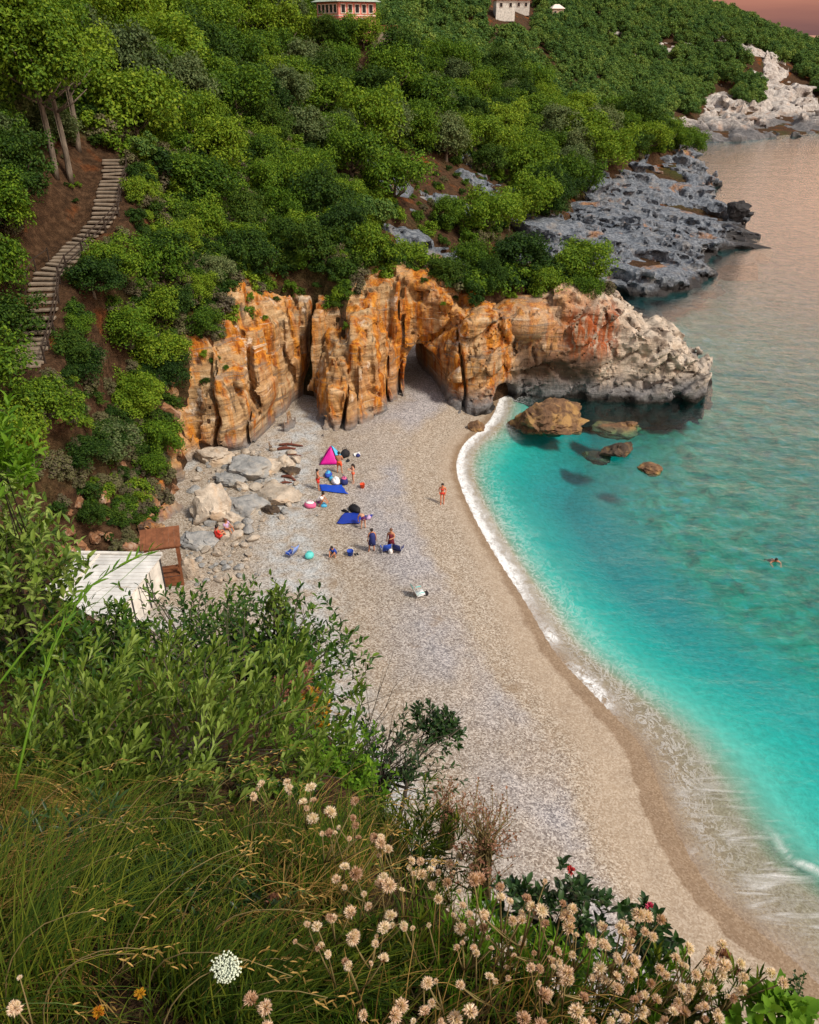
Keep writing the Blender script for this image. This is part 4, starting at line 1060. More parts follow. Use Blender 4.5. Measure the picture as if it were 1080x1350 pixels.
for a, b in zip(rq[:-1], rq[1:]): MB().beam(a + [.05, 0, 1.0], b + [.05, 0, 1.0], .05).put('rail', M_darkwood, rail2, False).location = -rail2.location

# dark shelter under the trees at the head of the steps
p = P(141, 118, 76); g = ground(p[0], p[1])
sh = empty('shelter', (p[0], p[1], g), .2, 'dark open shelter with a flat plank roof under trees above the steps', 'shelter')
hz = p[2] - g + .4
for i in range(5): MB().box((0, -1.2 + i * .6, hz - i * .07), (4.2, .57, .09)).put('roof_plank', M_darkwood, sh, False)
for x in (-1.9, 1.9):
    for y in (-1.2, 1.2): MB().beam((x, y, -.6), (x, y, hz - .05), .16).put('post', M_darkwood, sh, False)
MB().box((0, 1.35, hz * .5), (3.8, .08, hz * .8)).put('back_wall', M_darkwood, sh, False)

# pink house at the top of the wood
def windows(parent, face_o, face_x, face_n, cols, z, w, h, mat=M_trim):
    for c in cols:
        o = np.array(face_o) + np.array(face_x) * c + np.array([0, 0, z]); n = np.array(face_n); fx = np.array(face_x)
        fr = MB()
        for sx in (-1, 1): fr.box(o + fx * sx * (w / 2 + .05) + n * .04, np.abs(fx) * .10 + np.abs(n) * .10 + np.array([0, 0, h + .2]))
        for szz in (-1, 1): fr.box(o + np.array([0, 0, szz * (h / 2 + .05)]) + n * .05, np.abs(fx) * (w + .24) + np.abs(n) * .12 + np.array([0, 0, .1]))
        f = fr.put('window', mat, parent, False)
        MB().box(o + n * .01, np.abs(fx) * w + np.abs(n) * .06 + np.array([0, 0, h])).put('pane', M_glass, f, False)
p = P(447, 30, 132); g = ground(p[0], p[1])
ph = empty('pink_house', (p[0], p[1], g), rad(38), 'pink house with a grey green hipped roof at the top of the wood', 'house')
Wd, Dp, Ht = 7.6, 6.6, (P(447, 2, 132)[2] - g)
lo = Ht - 3.6
MB().box((Wd / 2, Dp / 2, Ht / 2 - .5), (Wd, Dp, Ht + 1)).put('wall', M_pink, ph, False)
MB().box((Wd / 2, Dp / 2, Ht - 1.95), (Wd + .10, Dp + .10, .12)).put('string_course', M_trim, ph, False)
r = MB(); e = .7; V = [(-e, -e, Ht), (Wd + e, -e, Ht), (Wd + e, Dp + e, Ht), (-e, Dp + e, Ht), (2.8, Dp / 2, Ht + 1.7), (Wd - 2.8, Dp / 2, Ht + 1.7)]
r.add(V, [(0, 1, 5, 4), (2, 3, 4, 5), (3, 2, 1, 0)], [(1, 2, 5), (3, 0, 4)]); r.put('roof', M_roofg, ph, False)
windows(ph, (0, 0, 0), (1, 0, 0), (0, -1, 0), [.9, 2.3, 3.7, 5.1, 6.5], Ht - 1.0, .75, 1.15)
windows(ph, (0, 0, 0), (0, 1, 0), (-1, 0, 0), [.9, 2.1, 3.3, 4.5, 5.7], Ht - 1.0, .75, 1.15)
windows(ph, (0, 0, 0), (1, 0, 0), (0, -1, 0), [1.6, 4.4], Ht - 3.0, .8, 1.2)
MB().box((.7, .7, Ht + 1.2), (.6, .6, 1.4)).put('chimney', M_pink, ph, False)
p = P(505, 44, 134); g = ground(p[0], p[1]); hz = p[2] - g + .1
tr = empty('terrace', (p[0], p[1], g), .2, 'small terrace with brown railing beside the pink house', 'terrace')
MB().box((0, 0, hz / 2 - .4), (4.6, 3, hz + .8)).put('base', plain('terrace_stone', (.30, .24, .18)), tr, False)
for i in range(9): MB().beam((-2.2 + i * .55, -1.4, hz), (-2.2 + i * .55, -1.4, hz + 1.0), .07).put('baluster', M_wood, tr, False)
MB().beam((-2.3, -1.4, hz + 1.03), (2.3, -1.4, hz + 1.03), .09).put('rail', M_wood, tr, False)

# houses at the top of the far hill
def small_house(u, v, t_, w, d, h, rz, label, wallm, roofm):
    p = march(u, v, ground); g = ground(p[0], p[1]); k = 1.0
    o = empty('hill_house', (p[0], p[1], g), rz, label, 'house')
    MB().box((0, 0, (h + k) / 2 - .5), (w, d, h + k + 1)).put('wall', wallm, o, False)
    z = h + k
    MB().add([(-w / 2 - .5, -d / 2 - .5, z), (w / 2 + .5, -d / 2 - .5, z), (w / 2 + .5, d / 2 + .5, z), (-w / 2 - .5, d / 2 + .5, z), (-w * .2, 0, z + 1.6), (w * .2, 0, z + 1.6)],
             [(0, 1, 5, 4), (2, 3, 4, 5), (3, 2, 1, 0)], [(1, 2, 5), (3, 0, 4)]).put('roof', roofm, o, False)
    windows(o, (-w / 2, -d / 2, 0), (1, 0, 0), (0, -1, 0), [w * .25, w * .75], z - 1.5, 1.0, 1.3)
small_house(664, 24, 296, 7, 6, 4.6, .1, 'white house with red tiled roof near the top of the far hill', M_white, M_roofr)
small_house(688, 17, 300, 6, 5, 3.4, -.1, 'low house whose red roof shows beside the white house', M_white, M_roofr)
small_house(733, 26, 312, 5, 4, 3.0, .2, 'small tan stone house half hidden in far hill trees', plain('tan_stone', (.42, .33, .24), .9), M_trim)

# white-roofed hut behind the near bushes
A_, B_, C_ = G(102, 730, 3.9), G(214, 732, 3.9), G(152, 812, 3.25)
D_ = A_ + C_ - B_
hc = (A_ + C_) / 2; gz = 1.0
hut = empty('beach_hut', (hc[0], hc[1], gz), 0, 'small hut with a sloping white roof and white walls behind the bushes', 'hut')
o0 = np.array([hc[0], hc[1], gz]); a, b, c_, d_ = (q - o0 for q in (A_, B_, C_, D_))
NR = 16
for i in range(NR):
    s0, s1 = i / NR, (i + 1) / NR + .015
    q = [d_ + (a - d_) * s0, c_ + (b - c_) * s0, c_ + (b - c_) * s1, d_ + (a - d_) * s1]          # overlapping courses, eaves to ridge
    up = np.array([0, 0, .035])
    q[0] = q[0] + up * 1.6; q[1] = q[1] + up * 1.6
    lo_ = [k - np.array([0, 0, .05]) for k in q]
    MB().add(q + lo_, [(0, 1, 2, 3), (7, 6, 5, 4), (0, 4, 5, 1), (1, 5, 6, 2), (2, 6, 7, 3), (3, 7, 4, 0)]).put('roof_panel', M_roofw, hut, False)
MB().beam(a + [0, 0, .10], b + [0, 0, .10], .22, .10).put('ridge_cap', M_white, hut, False)
MB().beam(d_ + (a - d_) * .02 + (c_ - d_) * .27 + [0, 0, .07], d_ + (a - d_) * .98 + (b - a) * .27 + [0, 0, .07], .12, .06).put('roof_batten', M_trim, hut, False)
ins = lambda p, k=.94: np.array([p[0] * k, p[1] * k, p[2]])
ia, ib, ic, id_ = ins(a), ins(b), ins(c_), ins(d_)
def wallq(p, q, n):
    for i in range(n):
        s0, s1 = i / n + .01, (i + 1) / n - .01
        x0, x1 = p + (q - p) * s0, p + (q - p) * s1
        nn = np.cross((q - p), [0, 0, 1.]); nn /= np.linalg.norm(nn); nn *= .04
        V = []
        for w_ in (nn, -nn): V += [np.array([x0[0], x0[1], -.6]) + w_, np.array([x1[0], x1[1], -.6]) + w_, x1 + w_ - [0, 0, .09], x0 + w_ - [0, 0, .09]]
        MB().add(V, [(0, 1, 2, 3), (7, 6, 5, 4), (0, 4, 5, 1), (1, 5, 6, 2), (2, 6, 7, 3), (3, 7, 4, 0)]).put('wall_panel', M_white, hut, False)
for p, q, n in ((ic, ib, 4), (id_, ic, 4), (ia, id_, 4), (ib, ia, 4)): wallq(p, q, n)
for s in (0, .33, .66, 1):
    q = ic + (ib - ic) * s; MB().beam([q[0] + .05, q[1] - .02, -.6], [q[0] + .05, q[1] - .02, q[2] - .06], .09).put('post', M_post, hut, False)

# brown wooden stand at the foot of the slope
q = on_beach(222, 768)
st = empty('wooden_stand', q, rad(14), 'brown wooden lookout stand with a plank roof beside the white hut', 'stand')
for i in range(7): MB().add(*(lambda x: ([(x, -.62, 2.95), (x + .325, -.62, 2.95), (x + .325, .75, 3.55), (x, .75, 3.55), (x, -.62, 3.01), (x + .325, -.62, 3.01), (x + .325, .75, 3.61), (x, .75, 3.61)], [(3, 2, 1, 0), (4, 5, 6, 7), (0, 1, 5, 4), (1, 2, 6, 5), (2, 3, 7, 6), (3, 0, 4, 7)]))(-1.16 + i * .335)).put('roof_plank', M_wood, st, False)
for x in (-.92, .92):
    for y in (-.45, .6): MB().beam((x, y, -.4), (x, y, 2.95 + (.28 if y > 0 else .02)), .14).put('post', M_wood, st, False)
for x in (-.92, .92): MB().beam((x, -.45, 1.35), (x, .6, 1.35), .08).put('side_rail', M_wood, st, False)
MB().beam((-.92, -.46, 1.35), (.92, -.46, 1.35), .10).put('cross_rail', M_wood, st, False)
MB().beam((-.92, -.46, 2.86), (.92, -.46, 2.86), .12).put('cross_rail', M_wood, st, False)
for i in range(5): MB().box((0, -.42 + i * .235, .82), (1.9, .22, .05)).put('floor_plank', M_wood, st, False)
for i in range(3): MB().box((0, -.49, .16 + i * .23), (1.86, .04, .215)).put('front_plank', M_wood, st, False)
# ================================================================== ROCKS
def rock_mesh(name, seed, sub=4, sq=(1, .8, .6), cuts=13, rough=.13):
    V, T = ICO[sub]; V = V.copy(); r = np.random.default_rng(seed)
    V *= (1 + .18 * fbm(V[:, 0] * .9 + seed, V[:, 1] * .9, V[:, 2] * .9, 2))[:, None]
    for i in range(cuts):                                   # fracture planes
        n = r.normal(size=3); n /= np.linalg.norm(n); h = r.uniform(.50, .86)
        d = V @ n - h; V -= np.where(d > 0, d, 0)[:, None] * n * .95
    f1, f2, cid = worley(V[:, 0] * 1.5 + seed, V[:, 1] * 1.5, V[:, 2] * 1.5)
    k = 1 + rough * fbm(V[:, 0] * 2.6 + seed, V[:, 1] * 2.6, V[:, 2] * 2.6, 4, .6, True) + .10 * cid - .10 * np.exp(-((f2 - f1) / .08) ** 2)
    V = V * k[:, None] * np.array(sq)
    return mesh_np(name, V, None, T, 32)
def stone_mat(name, lo, hi, patch, ps=.6, amt=.7):
    t = NT(name); v = t.obj(); n = t.noise(v, 1.6, 7, .65); n2 = t.noise(v, ps, 5, .6, .5); o = t.n('ObjectInfo').outputs['Random']
    c = t.ramp(n, [(.28, lo), (.72, hi)]); c = t.mix(t.rng(n2, .5, .64, 0, amt), c, patch)
    c = t.mix(t.math('MULTIPLY', o, .45), c, t.mix(1.0, c, (.62, .6, .58), 'MULTIPLY'))
    return t.done(t.bsdf(c, .88, .25, t.bump(t.noise(v, 5, 6, .7), .9, .12)))
M_cream = stone_mat('cream_stone', (.30, .25, .20), (.66, .58, .48), (.52, .36, .22))
M_grey = stone_mat('blue_grey_stone', (.17, .18, .19), (.46, .46, .45), (.55, .50, .42))
M_brown = stone_mat('brown_sea_stone', (.055, .032, .022), (.26, .15, .08), (.42, .26, .10), .8, .8)
M_wetr = stone_mat('dark_wet_stone', (.020, .017, .016), (.12, .085, .06), (.24, .16, .07), .8, .7)
M_blackr = stone_mat('black_stone', (.008, .008, .009), (.055, .055, .06), (.03, .03, .032), .8, .5)
def beach_h(x, y): return max(beach_zi(x, y), ground(x, y))
def rock(u, v, wpx, hpx,  label, mat, seed, sink=.35, rz=0.0, z=None, name='boulder', cat='boulder', group=None, asp=.75):
    p = on_beach(u, v + hpx * .35) if z is None else G(u, v + hpx * .3, z)
    t_ = np.linalg.norm(p - np.array([0, 0, CAM_H])) * .95
    w = wpx * t_ / FPX / (1.55 if z is None else 1.75); h = hpx * t_ / FPX / (1.6 if z is None else 1.75)
    me = rock_mesh(name, seed, 5 if wpx > 100 else 4, (w, w * asp, max(.28 * w, h * .95)), 18 if wpx > 100 else 13, .20 if z is not None else .14)
    zz = (p[2] if z is None else z) + h * (.9 - 2 * sink) * .7
    o = put(name, me, mat, None, label, cat, group, loc=(p[0], p[1] + w * asp * .4, zz)); o.rotation_euler = (0, 0, rz)
    return o
rock(280, 600, 48, 28, 'pale boulder wedged at the foot of the orange wall, farthest from the stand', M_cream, 1)
rock(281, 664, 52, 66, 'largest cream boulder with a split face, behind the seated pair', M_cream, 2, sink=.25, asp=.9)
rock(328, 664, 52, 32, 'flat blue grey slab lying between two cream boulders', M_grey, 3, rz=.3)
rock(360, 652, 56, 32, 'low cream boulder nearest the bathers, at the right end of the rock pile', M_cream, 4, rz=-.3)
rock(325, 618, 62, 36, 'broad grey boulder in the middle of the upper row of rocks', M_grey, 5)
rock(352, 612, 36, 32, 'upright pale boulder right of the broad grey one', M_cream, 6)
rock(371, 609, 24, 30, 'narrow white boulder at the seaward end of the upper row', M_cream, 7)
rock(303, 631, 34, 24, 'grey boulder between the upper row and the largest cream boulder', M_grey, 8)
rock(382, 620, 22, 12, 'small dark flat rock beside the driftwood', M_wetr, 9)
rock(357, 672, 20, 14, 'small dark rock under the front of the low cream boulder', M_wetr, 10)
rock(251, 748, 22, 44, 'tall pale slab standing against the brown wooden stand', M_cream, 12, asp=.5)
rock(305, 680, 26, 22, 'pale rock just behind the person in patterned clothes', M_cream, 13)
rock(263, 712, 40, 26, 'grey rock left of the person in red', M_grey, 14)
rock(318, 640, 24, 18, 'small cream rock on top of the flat blue grey slab', M_cream, 15)
# cobbles: one by one, on the fan below the boulders
cob = [rock_mesh('cobble', 40 + i, 2, (1, .8, .62), 5, .08) for i in range(6)]
cobg = [m.copy() for m in cob]
for m in cob: m.materials.append(M_cream)
for m in cobg: m.materials.append(M_grey)
FAN = [(246, 690), (262, 600), (300, 596), (345, 590), (395, 600), (396, 650), (372, 684), (330, 690), (335, 715), (322, 760), (262, 775), (240, 740)]
cr = np.random.default_rng(5); n = 0; placed = []
while n < 270:
    u, v = cr.uniform(240, 398), cr.uniform(585, 775)
    if not in_poly(u, v, FAN): continue
    if v < 690 and cr.random() < .45: continue
    p = on_beach(u, v); s = float(np.clip(cr.lognormal(-1.4, .5), .10, .62))
    if any((p[0] - a) ** 2 + (p[1] - b) ** 2 < (s + c) ** 2 * .5 for a, b, c in placed): continue
    placed.append((p[0], p[1], s))
    pale = cr.random() < .6
    o = put('cobble', (cob if pale else cobg)[n % 6], None, None, 'loose %s stone in the heap at the foot of the slope' % ('cream' if pale else 'blue grey'), 'stone', 'loose stones below the boulders', loc=(p[0], p[1], p[2] + s * .25))
    o.scale = (s, s * cr.uniform(.8, 1.2), s * cr.uniform(.8, 1.2)); o.rotation_euler = (cr.normal() * .25, cr.normal() * .25, cr.random() * 6.28); n += 1
for i in range(60):
    u, v = cr.uniform(300, 420), cr.uniform(560, 760)
    p = on_beach(u, v)
    if p[2] < .4 or p[2] < ground(p[0], p[1]): continue
    s = cr.uniform(.05, .13)
    o = put('cobble', cobg[i % 6], None, None, 'small stone lying alone on the pebbles', 'stone', 'single stones on the pebbles', loc=(p[0], p[1], p[2] + s * .3)); o.scale = (s,) * 3; o.rotation_euler = (0, 0, i)
# orange rocks that break through the brown slope above the hut
M_orock = stone_mat('rust_stone', (.13, .055, .03), (.42, .22, .11), (.52, .42, .33))
oro = [rock_mesh('slope_rock', 70 + i, 3, (1, .8, .7), 9, .12) for i in range(5)]
for m in oro: m.materials.append(M_orock)
n = 0
while n < 95:
    u, v = cr.uniform(70, 252), cr.uniform(520, 745)
    if cr.random() > ((v - 500) / 240) ** 1.2 * (.25 + .75 * (u - 60) / 190): continue
    p = march(u, v, ground)
    if p is None or p[1] > 66: continue
    s = float(np.clip(cr.lognormal(-.9, .5), .18, 1.1))
    o = put('slope_rock', oro[n % 5], None, None, 'rust coloured rock sticking out of the brown slope behind the white hut', 'rock', 'rust rocks on the brown slope', loc=(p[0], p[1], p[2] + .05 * s)); o.scale = (s, s, s * cr.uniform(.8, 1.5)); o.rotation_euler = (cr.normal() * .4, cr.normal() * .4, cr.random() * 6.28); n += 1
# rocks in the sea
rock(720, 553, 112, 52, 'big brown boulder standing in the shallows before the arch cliff', M_brown, 21, sink=.30, z=0, name='sea_rock', cat='rock', asp=.7, rz=.15)
rock(628, 562, 18, 18, 'small orange brown rock on the sand at the edge of the foam', M_brown, 22, sink=.2, name='sea_rock', cat='rock')
rock(819, 593, 44, 22, 'dark pointed rock rising from the turquoise water', M_wetr, 23, sink=.34, z=0, name='sea_rock', cat='rock', rz=.4)
rock(832, 558, 14, 10, 'tiny yellowish rock tip at the end of a sunken slab', M_brown, 24, sink=.3, z=0, name='sea_rock', cat='rock')
rock(818, 562, 62, 14, 'yellowish slab lying just under the water beside a tiny rock tip', M_brown, 25, sink=.86, z=-.2, name='sunken_rock', cat='rock', asp=.6)
rock(863, 617, 32, 14, 'ochre rock barely breaking the water, farthest from the beach', M_brown, 26, sink=.52, z=0, name='sunken_rock', cat='rock')
rock(790, 598, 44, 14, 'dark rock under water beside the pointed rock', M_wetr, 27, sink=.9, z=-.3, name='sunken_rock', cat='rock')
rock(970, 276, 26, 24, 'black rock standing in the pink water off the grey headland', M_blackr, 28, sink=.1, z=3.9, name='sea_rock', cat='rock')
rock(985, 282, 18, 7, 'low black rock beside the taller black rock off the headland', M_blackr, 29, sink=.2, z=3.2, name='sea_rock', cat='rock')
# driftwood
M_drift = plain('red_brown_driftwood', (.13, .045, .030), .85, .15, .4, 3, .5)
def log(u, v, L, r, az, label, bend=.1):
    p = on_beach(u, v); m = MB(); d = np.array([math.cos(az), math.sin(az), 0]); nrm = np.array([-d[1], d[0], 0])
    path = [d * L * (s - .5) + nrm * bend * math.sin(s * 3.1) + [0, 0, r * .7 + .05 * math.sin(s * 5)] for s in np.linspace(0, 1, 7)]
    m.tube(path, [r * q for q in (.8, 1, 1.05, .95, .8, .7, .45)], 8)
    m.tube([path[3], path[3] + nrm * .3 + [0, 0, .2]], [r * .5, r * .2], 6); m.tube([path[5], path[5] - nrm * .25 + [0, 0, .12]], [r * .4, r * .15], 6)
    m.put('driftwood', M_drift, None, True, label=label, cat='driftwood', loc=p)
log(384, 588, 2.0, .11, -.05, 'red brown driftwood log lying farthest up the beach')
log(378, 593, 1.5, .14, .15, 'thick short driftwood log just in front of the longest one')
log(388, 601, 1.2, .07, 0, 'thin driftwood stick on the pebbles by the boulders')
log(381, 632, 1.4, .12, -.5, 'dark driftwood branch against the seaward boulders', .2)
log(377, 638, 1.0, .09, .4, 'short driftwood piece nearest the low cream boulder', .15)

# ================================================================== PEOPLE AND THEIR THINGS ON THE BEACH
def flat(name, col, rough=.75, spec=.3): return plain(name, col, rough, spec, .12, 9, .25)
M_skin = flat('tanned_skin', (.46, .205, .115), .55); M_skin2 = flat('lighter_skin', (.56, .30, .20), .55)
M_hair = flat('dark_hair', (.018, .012, .010), .5); M_hairb = flat('brown_hair', (.12, .05, .025), .5)
M_eye = flat('dark_eye', (.02, .015, .012), .3)
CLOTH = {k: flat(k + '_cloth', c) for k, c in dict(red=(.60, .035, .025), orange=(.72, .09, .03), maroon=(.13, .014, .028), navy=(.02, .03, .14), blue=(.02, .07, .42), white=(.78, .78, .78),
         purple=(.10, .02, .10), black=(.012, .012, .016), pink=(.62, .12, .26), lilac=(.45, .32, .50)).items()}
STAND = dict(pelvis=(0, 0, .92), waist=(0, 0, 1.06), chest=(0, .0, 1.30), neck=(0, 0, 1.44), head=(0, .02, 1.58), crown=(0, .02, 1.67),
             shL=(-.18, 0, 1.40), elL=(-.25, -.02, 1.12), haL=(-.26, .05, .88), shR=(.18, 0, 1.40), elR=(.25, -.02, 1.12), haR=(.26, .05, .88),
             hpL=(-.09, 0, .90), knL=(-.11, .02, .50), anL=(-.12, -.02, .08), toL=(-.14, .15, .03), hpR=(.09, 0, .90), knR=(.11, .02, .50), anR=(.12, -.02, .08), toR=(.14, .15, .03))
RAD = dict(pelvis=.135, waist=.115, chest=.14, neck=.055, head=.095, crown=.075, sh=.065, el=.043, ha=.035, hp=.095, kn=.06, an=.04, to=.035)
EDG = [('pelvis', 'waist'), ('waist', 'chest'), ('chest', 'neck'), ('neck', 'head'), ('head', 'crown'), ('chest', 'shL'), ('shL', 'elL'), ('elL', 'haL'), ('chest', 'shR'), ('shR', 'elR'), ('elR', 'haR'),
       ('pelvis', 'hpL'), ('hpL', 'knL'), ('knL', 'anL'), ('anL', 'toL'), ('pelvis', 'hpR'), ('hpR', 'knR'), ('knR', 'anR'), ('anR', 'toR')]
DG = None
def person(p, az, label, pose=None, wear=(), skin=None, hair=None, longhair=False, size=1.0, slim=1.0, names=None):
    """one continuous skinned body; hair, eyes and clothes are its children; az turns the figure (0 = facing away from the lens)"""
    J = {k: np.array(v, float) for k, v in STAND.items()}
    for k, v in (pose or {}).items(): J[k] = np.array(v, float)
    root = empty('person', p, az, label, 'person', None, size)
    keys = list(J); V = [J[k] for k in keys]; E = [(keys.index(a), keys.index(b)) for a, b in EDG]
    R = [RAD.get(k, RAD.get(k[:2])) * (slim if k in ('pelvis', 'waist', 'chest') or k[:2] in ('sh', 'hp') else 1) for k in keys]
    for s in 'LR':                                           # palm and five bent fingers
        h = J['ha' + s]; d = h - J['el' + s]; d /= np.linalg.norm(d); a = np.cross(d, [0, 0, 1.]); 
        if np.linalg.norm(a) < .2: a = np.cross(d, [0, 1., 0])
        a /= np.linalg.norm(a); b = np.cross(d, a)
        i0 = len(V); V.append(h + d * .07); R.append(.032); E.append((keys.index('ha' + s), i0))
        for f, (o, L) in enumerate([(-.036, .062), (-.012, .075), (.012, .070), (.034, .055)]):
            V += [h + d * .085 + a * o, h + d * (.085 + L * .6) + a * o * 1.1 + b * .008, h + d * (.085 + L) + a * o * 1.1 + b * .028]; R += [.011, .0095, .008]
            j = len(V) - 3; E += [(i0, j), (j, j + 1), (j + 1, j + 2)]
        V += [h + d * .03 - a * .045, h + d * .065 - a * .07 + b * .015]; R += [.012, .009]; j = len(V) - 2; E += [(keys.index('ha' + s), j), (j, j + 1)]
    fw = J['crown'] - J['head']; fw /= np.linalg.norm(fw)
    face = np.array(names.get('face', (0, 1, 0)) if names else (0, 1, 0), float); face -= fw * (face @ fw); face /= np.linalg.norm(face)
    V.append(J['head'] + face * .108 - fw * .005); R.append(.018); E.append((keys.index('head'), len(V) - 1))   # nose
    me = bpy.data.meshes.new('body'); me.from_pydata([tuple(q) for q in V], E, [])
    o = bpy.data.objects.new('body', me); COL.objects.link(o)
    sk = o.modifiers.new('skin', 'SKIN'); sk.use_smooth_shade = True; sb = o.modifiers.new('sub', 'SUBSURF'); sb.levels = sb.render_levels = 1
    sv = me.skin_vertices[0].data
    for i, r in enumerate(R): sv[i].radius = (r, r * (.78 if i < 3 else 1)); sv[i].use_root = i == 0
    dg = bpy.context.evaluated_depsgraph_get(); new = bpy.data.meshes.new_from_object(o.evaluated_get(dg)); bpy.data.objects.remove(o)
    new.name = 'body'; new.materials.clear(); new.materials.append(skin or M_skin)
    put('body', new, None, root)
    side = np.cross(fw, face)
    for s in (-1, 1):
        MB().ico(J['head'] + face * .088 + side * .034 * s + fw * .015, .011, 1).put('eye', M_eye, root)
        MB().ico(J['head'] + side * .098 * s - fw * .01, .024, 1, (.5, 1, 1.2)).put('ear', skin or M_skin, root)
    m = MB(); m.ico((J['head'] + J['crown']) / 2 - face * .026 + fw * .012, .112, 2)
    if longhair: m.tube([J['crown'] - face * .05, J['head'] - face * .10, J['neck'] - face * .11 - fw * .02, J['chest'] - face * .13], [.08, .095, .085, .03], 9)
    m.put('hair', hair or M_hair, root)
    for what, c in wear:
        m = MB(); mm = CLOTH[c]
        L = lambda a, b, s: J[a] + (J[b] - J[a]) * s
        if what in ('shorts', 'briefs'):
            e = .62 if what == 'shorts' else .14
            m.tube([L('pelvis', 'waist', .55), J['pelvis'], L('pelvis', 'hpL', .5) * .5 + L('pelvis', 'hpR', .5) * .5 - (J['waist'] - J['pelvis']) * .35], [.135 * slim, .155 * slim, .14 * slim], 12)
            for s in 'LR': m.tube([J['hp' + s] + (J['pelvis'] - J['hp' + s]) * .2, L('hp' + s, 'kn' + s, e)], [.115, .10 if what == 'shorts' else .108], 10)
        elif what == 'bra':
            m.tube([L('waist', 'chest', .62), L('waist', 'chest', .95)], [.145 * slim, .15 * slim], 12)
        elif what == 'shirt':
            m.tube([L('pelvis', 'waist', .2), J['waist'], J['chest'], L('chest', 'neck', .75)], [.155 * slim, .145 * slim, .17 * slim, .09], 12)
            for s in 'LR': m.tube([L('chest', 'sh' + s, .5), J['sh' + s], L('sh' + s, 'el' + s, .55)], [.09, .088, .07], 9)
        elif what == 'dress':
            kn = (J['knL'] + J['knR']) / 2
            m.tube([L('chest', 'neck', .35), J['chest'], J['waist'], J['pelvis'], J['pelvis'] + (kn - J['pelvis']) * .85], [.10, .165 * slim, .15 * slim, .18 * slim, .24], 14)
        elif what == 'wrap':
            m.tube([J['neck'] - [0, .06, 0], J['chest'] - [0, .09, 0], J['pelvis'] - [0, .10, 0], J['pelvis'] - [0, .09, .30]], [.12, .20, .20, .22], 12)
        m.put({'bra': 'bikini_top', 'briefs': 'bikini_bottom', 'wrap': 'towel'}.get(what, what), mm, root)
    return root
SIT = dict(pelvis=(0, 0, .14), waist=(0, -.03, .30), chest=(0, -.02, .54), neck=(0, 0, .68), head=(0, .03, .82), crown=(0, .03, .91), shL=(-.18, -.01, .63), elL=(-.24, .12, .42), haL=(-.15, .32, .42), shR=(.18, -.01, .63), elR=(.24, .12, .42), haR=(.15, .32, .42),
           hpL=(-.10, .02, .13), knL=(-.14, .36, .44), anL=(-.12, .52, .07), toL=(-.13, .68, .03), hpR=(.10, .02, .13), knR=(.14, .36, .44), anR=(.12, .52, .07), toR=(.13, .68, .03))
BEND = dict(pelvis=(0, -.12, .90), waist=(0, .02, .98), chest=(0, .26, .98), neck=(0, .40, .92), head=(0, .52, .86), crown=(0, .60, .82), shL=(-.18, .34, .92), elL=(-.2, .42, .64), haL=(-.14, .52, .40), shR=(.18, .34, .92), elR=(.2, .42, .64), haR=(.14, .52, .40),
            hpL=(-.10, -.12, .87), knL=(-.13, -.04, .48), anL=(-.15, -.06, .08), toL=(-.17, .1, .03), hpR=(.10, -.12, .87), knR=(.13, .0, .48), anR=(.15, -.06, .08), toR=(.17, .1, .03))
CROUCH = dict(pelvis=(0, -.10, .34), waist=(0, -.02, .47), chest=(0, .12, .66), neck=(0, .2, .79), head=(0, .27, .91), crown=(0, .29, 1.0), shL=(-.18, .14, .74), elL=(-.2, .3, .52), haL=(-.1, .46, .36), shR=(.18, .14, .74), elR=(.2, .3, .52), haR=(.1, .46, .36),
              hpL=(-.10, -.08, .33), knL=(-.16, .26, .46), anL=(-.13, .0, .08), toL=(-.15, .16, .03), hpR=(.10, -.08, .33), knR=(.16, .26, .46), anR=(.13, .0, .08), toR=(.15, .16, .03))
S = 1.06
B = on_beach
person(B(448, 624), rad(-8), 'person in orange red shorts seen from behind beside the magenta tent', dict(haL=(-.12, .30, 1.0), elL=(-.27, .06, 1.12), haR=(.12, .30, 1.0), elR=(.27, .06, 1.12), anL=(-.17, -.02, .08), toL=(-.2, .14, .03), knL=(-.14, .02, .5), knR=(.14, .02, .5), anR=(.17, -.02, .08), toR=(.2, .14, .03)), [('shorts', 'orange')], size=1.1, slim=1.12)
person(B(466, 637), rad(110), 'slim person with long dark hair in a skin toned bikini holding one arm up', dict(elL=(-.26, .1, 1.2), haL=(-.1, .3, 1.28), elR=(.24, .12, 1.2), haR=(.08, .3, 1.3)), [('bra', 'orange'), ('briefs', 'orange')], M_skin2, longhair=True, size=.98, slim=.86)
person(B(420, 646), rad(-80), 'person with dark hair in red shorts standing left of the blue tarpaulin', dict(elR=(.24, .14, 1.15), haR=(.15, .34, 1.05)), [('shorts', 'red')], size=1.05)
person(B(491, 727), rad(15), 'standing person with a navy towel round the shoulders over maroon clothes', dict(knL=(-.15, .04, .5), anL=(-.24, -.06, .08), toL=(-.26, .1, .03)), [('dress', 'maroon'), ('wrap', 'navy')], size=S)
person(B(516, 727), rad(165), 'person with reddish hair in a maroon dress standing between blue chairs', dict(elL=(-.25, .1, 1.15), haL=(-.1, .28, 1.15)), [('dress', 'maroon')], M_skin, M_hairb, size=S)
person(B(479, 697), rad(25), 'bare backed person bending over the edge of the dark blue tarpaulin', BEND, [('briefs', 'purple')], M_skin2, size=1.02)
person(B(441, 734), rad(150), 'child in a blue top crouching on the pebbles near a blue bucket', CROUCH, [('shirt', 'blue'), ('shorts', 'navy')], size=.92)
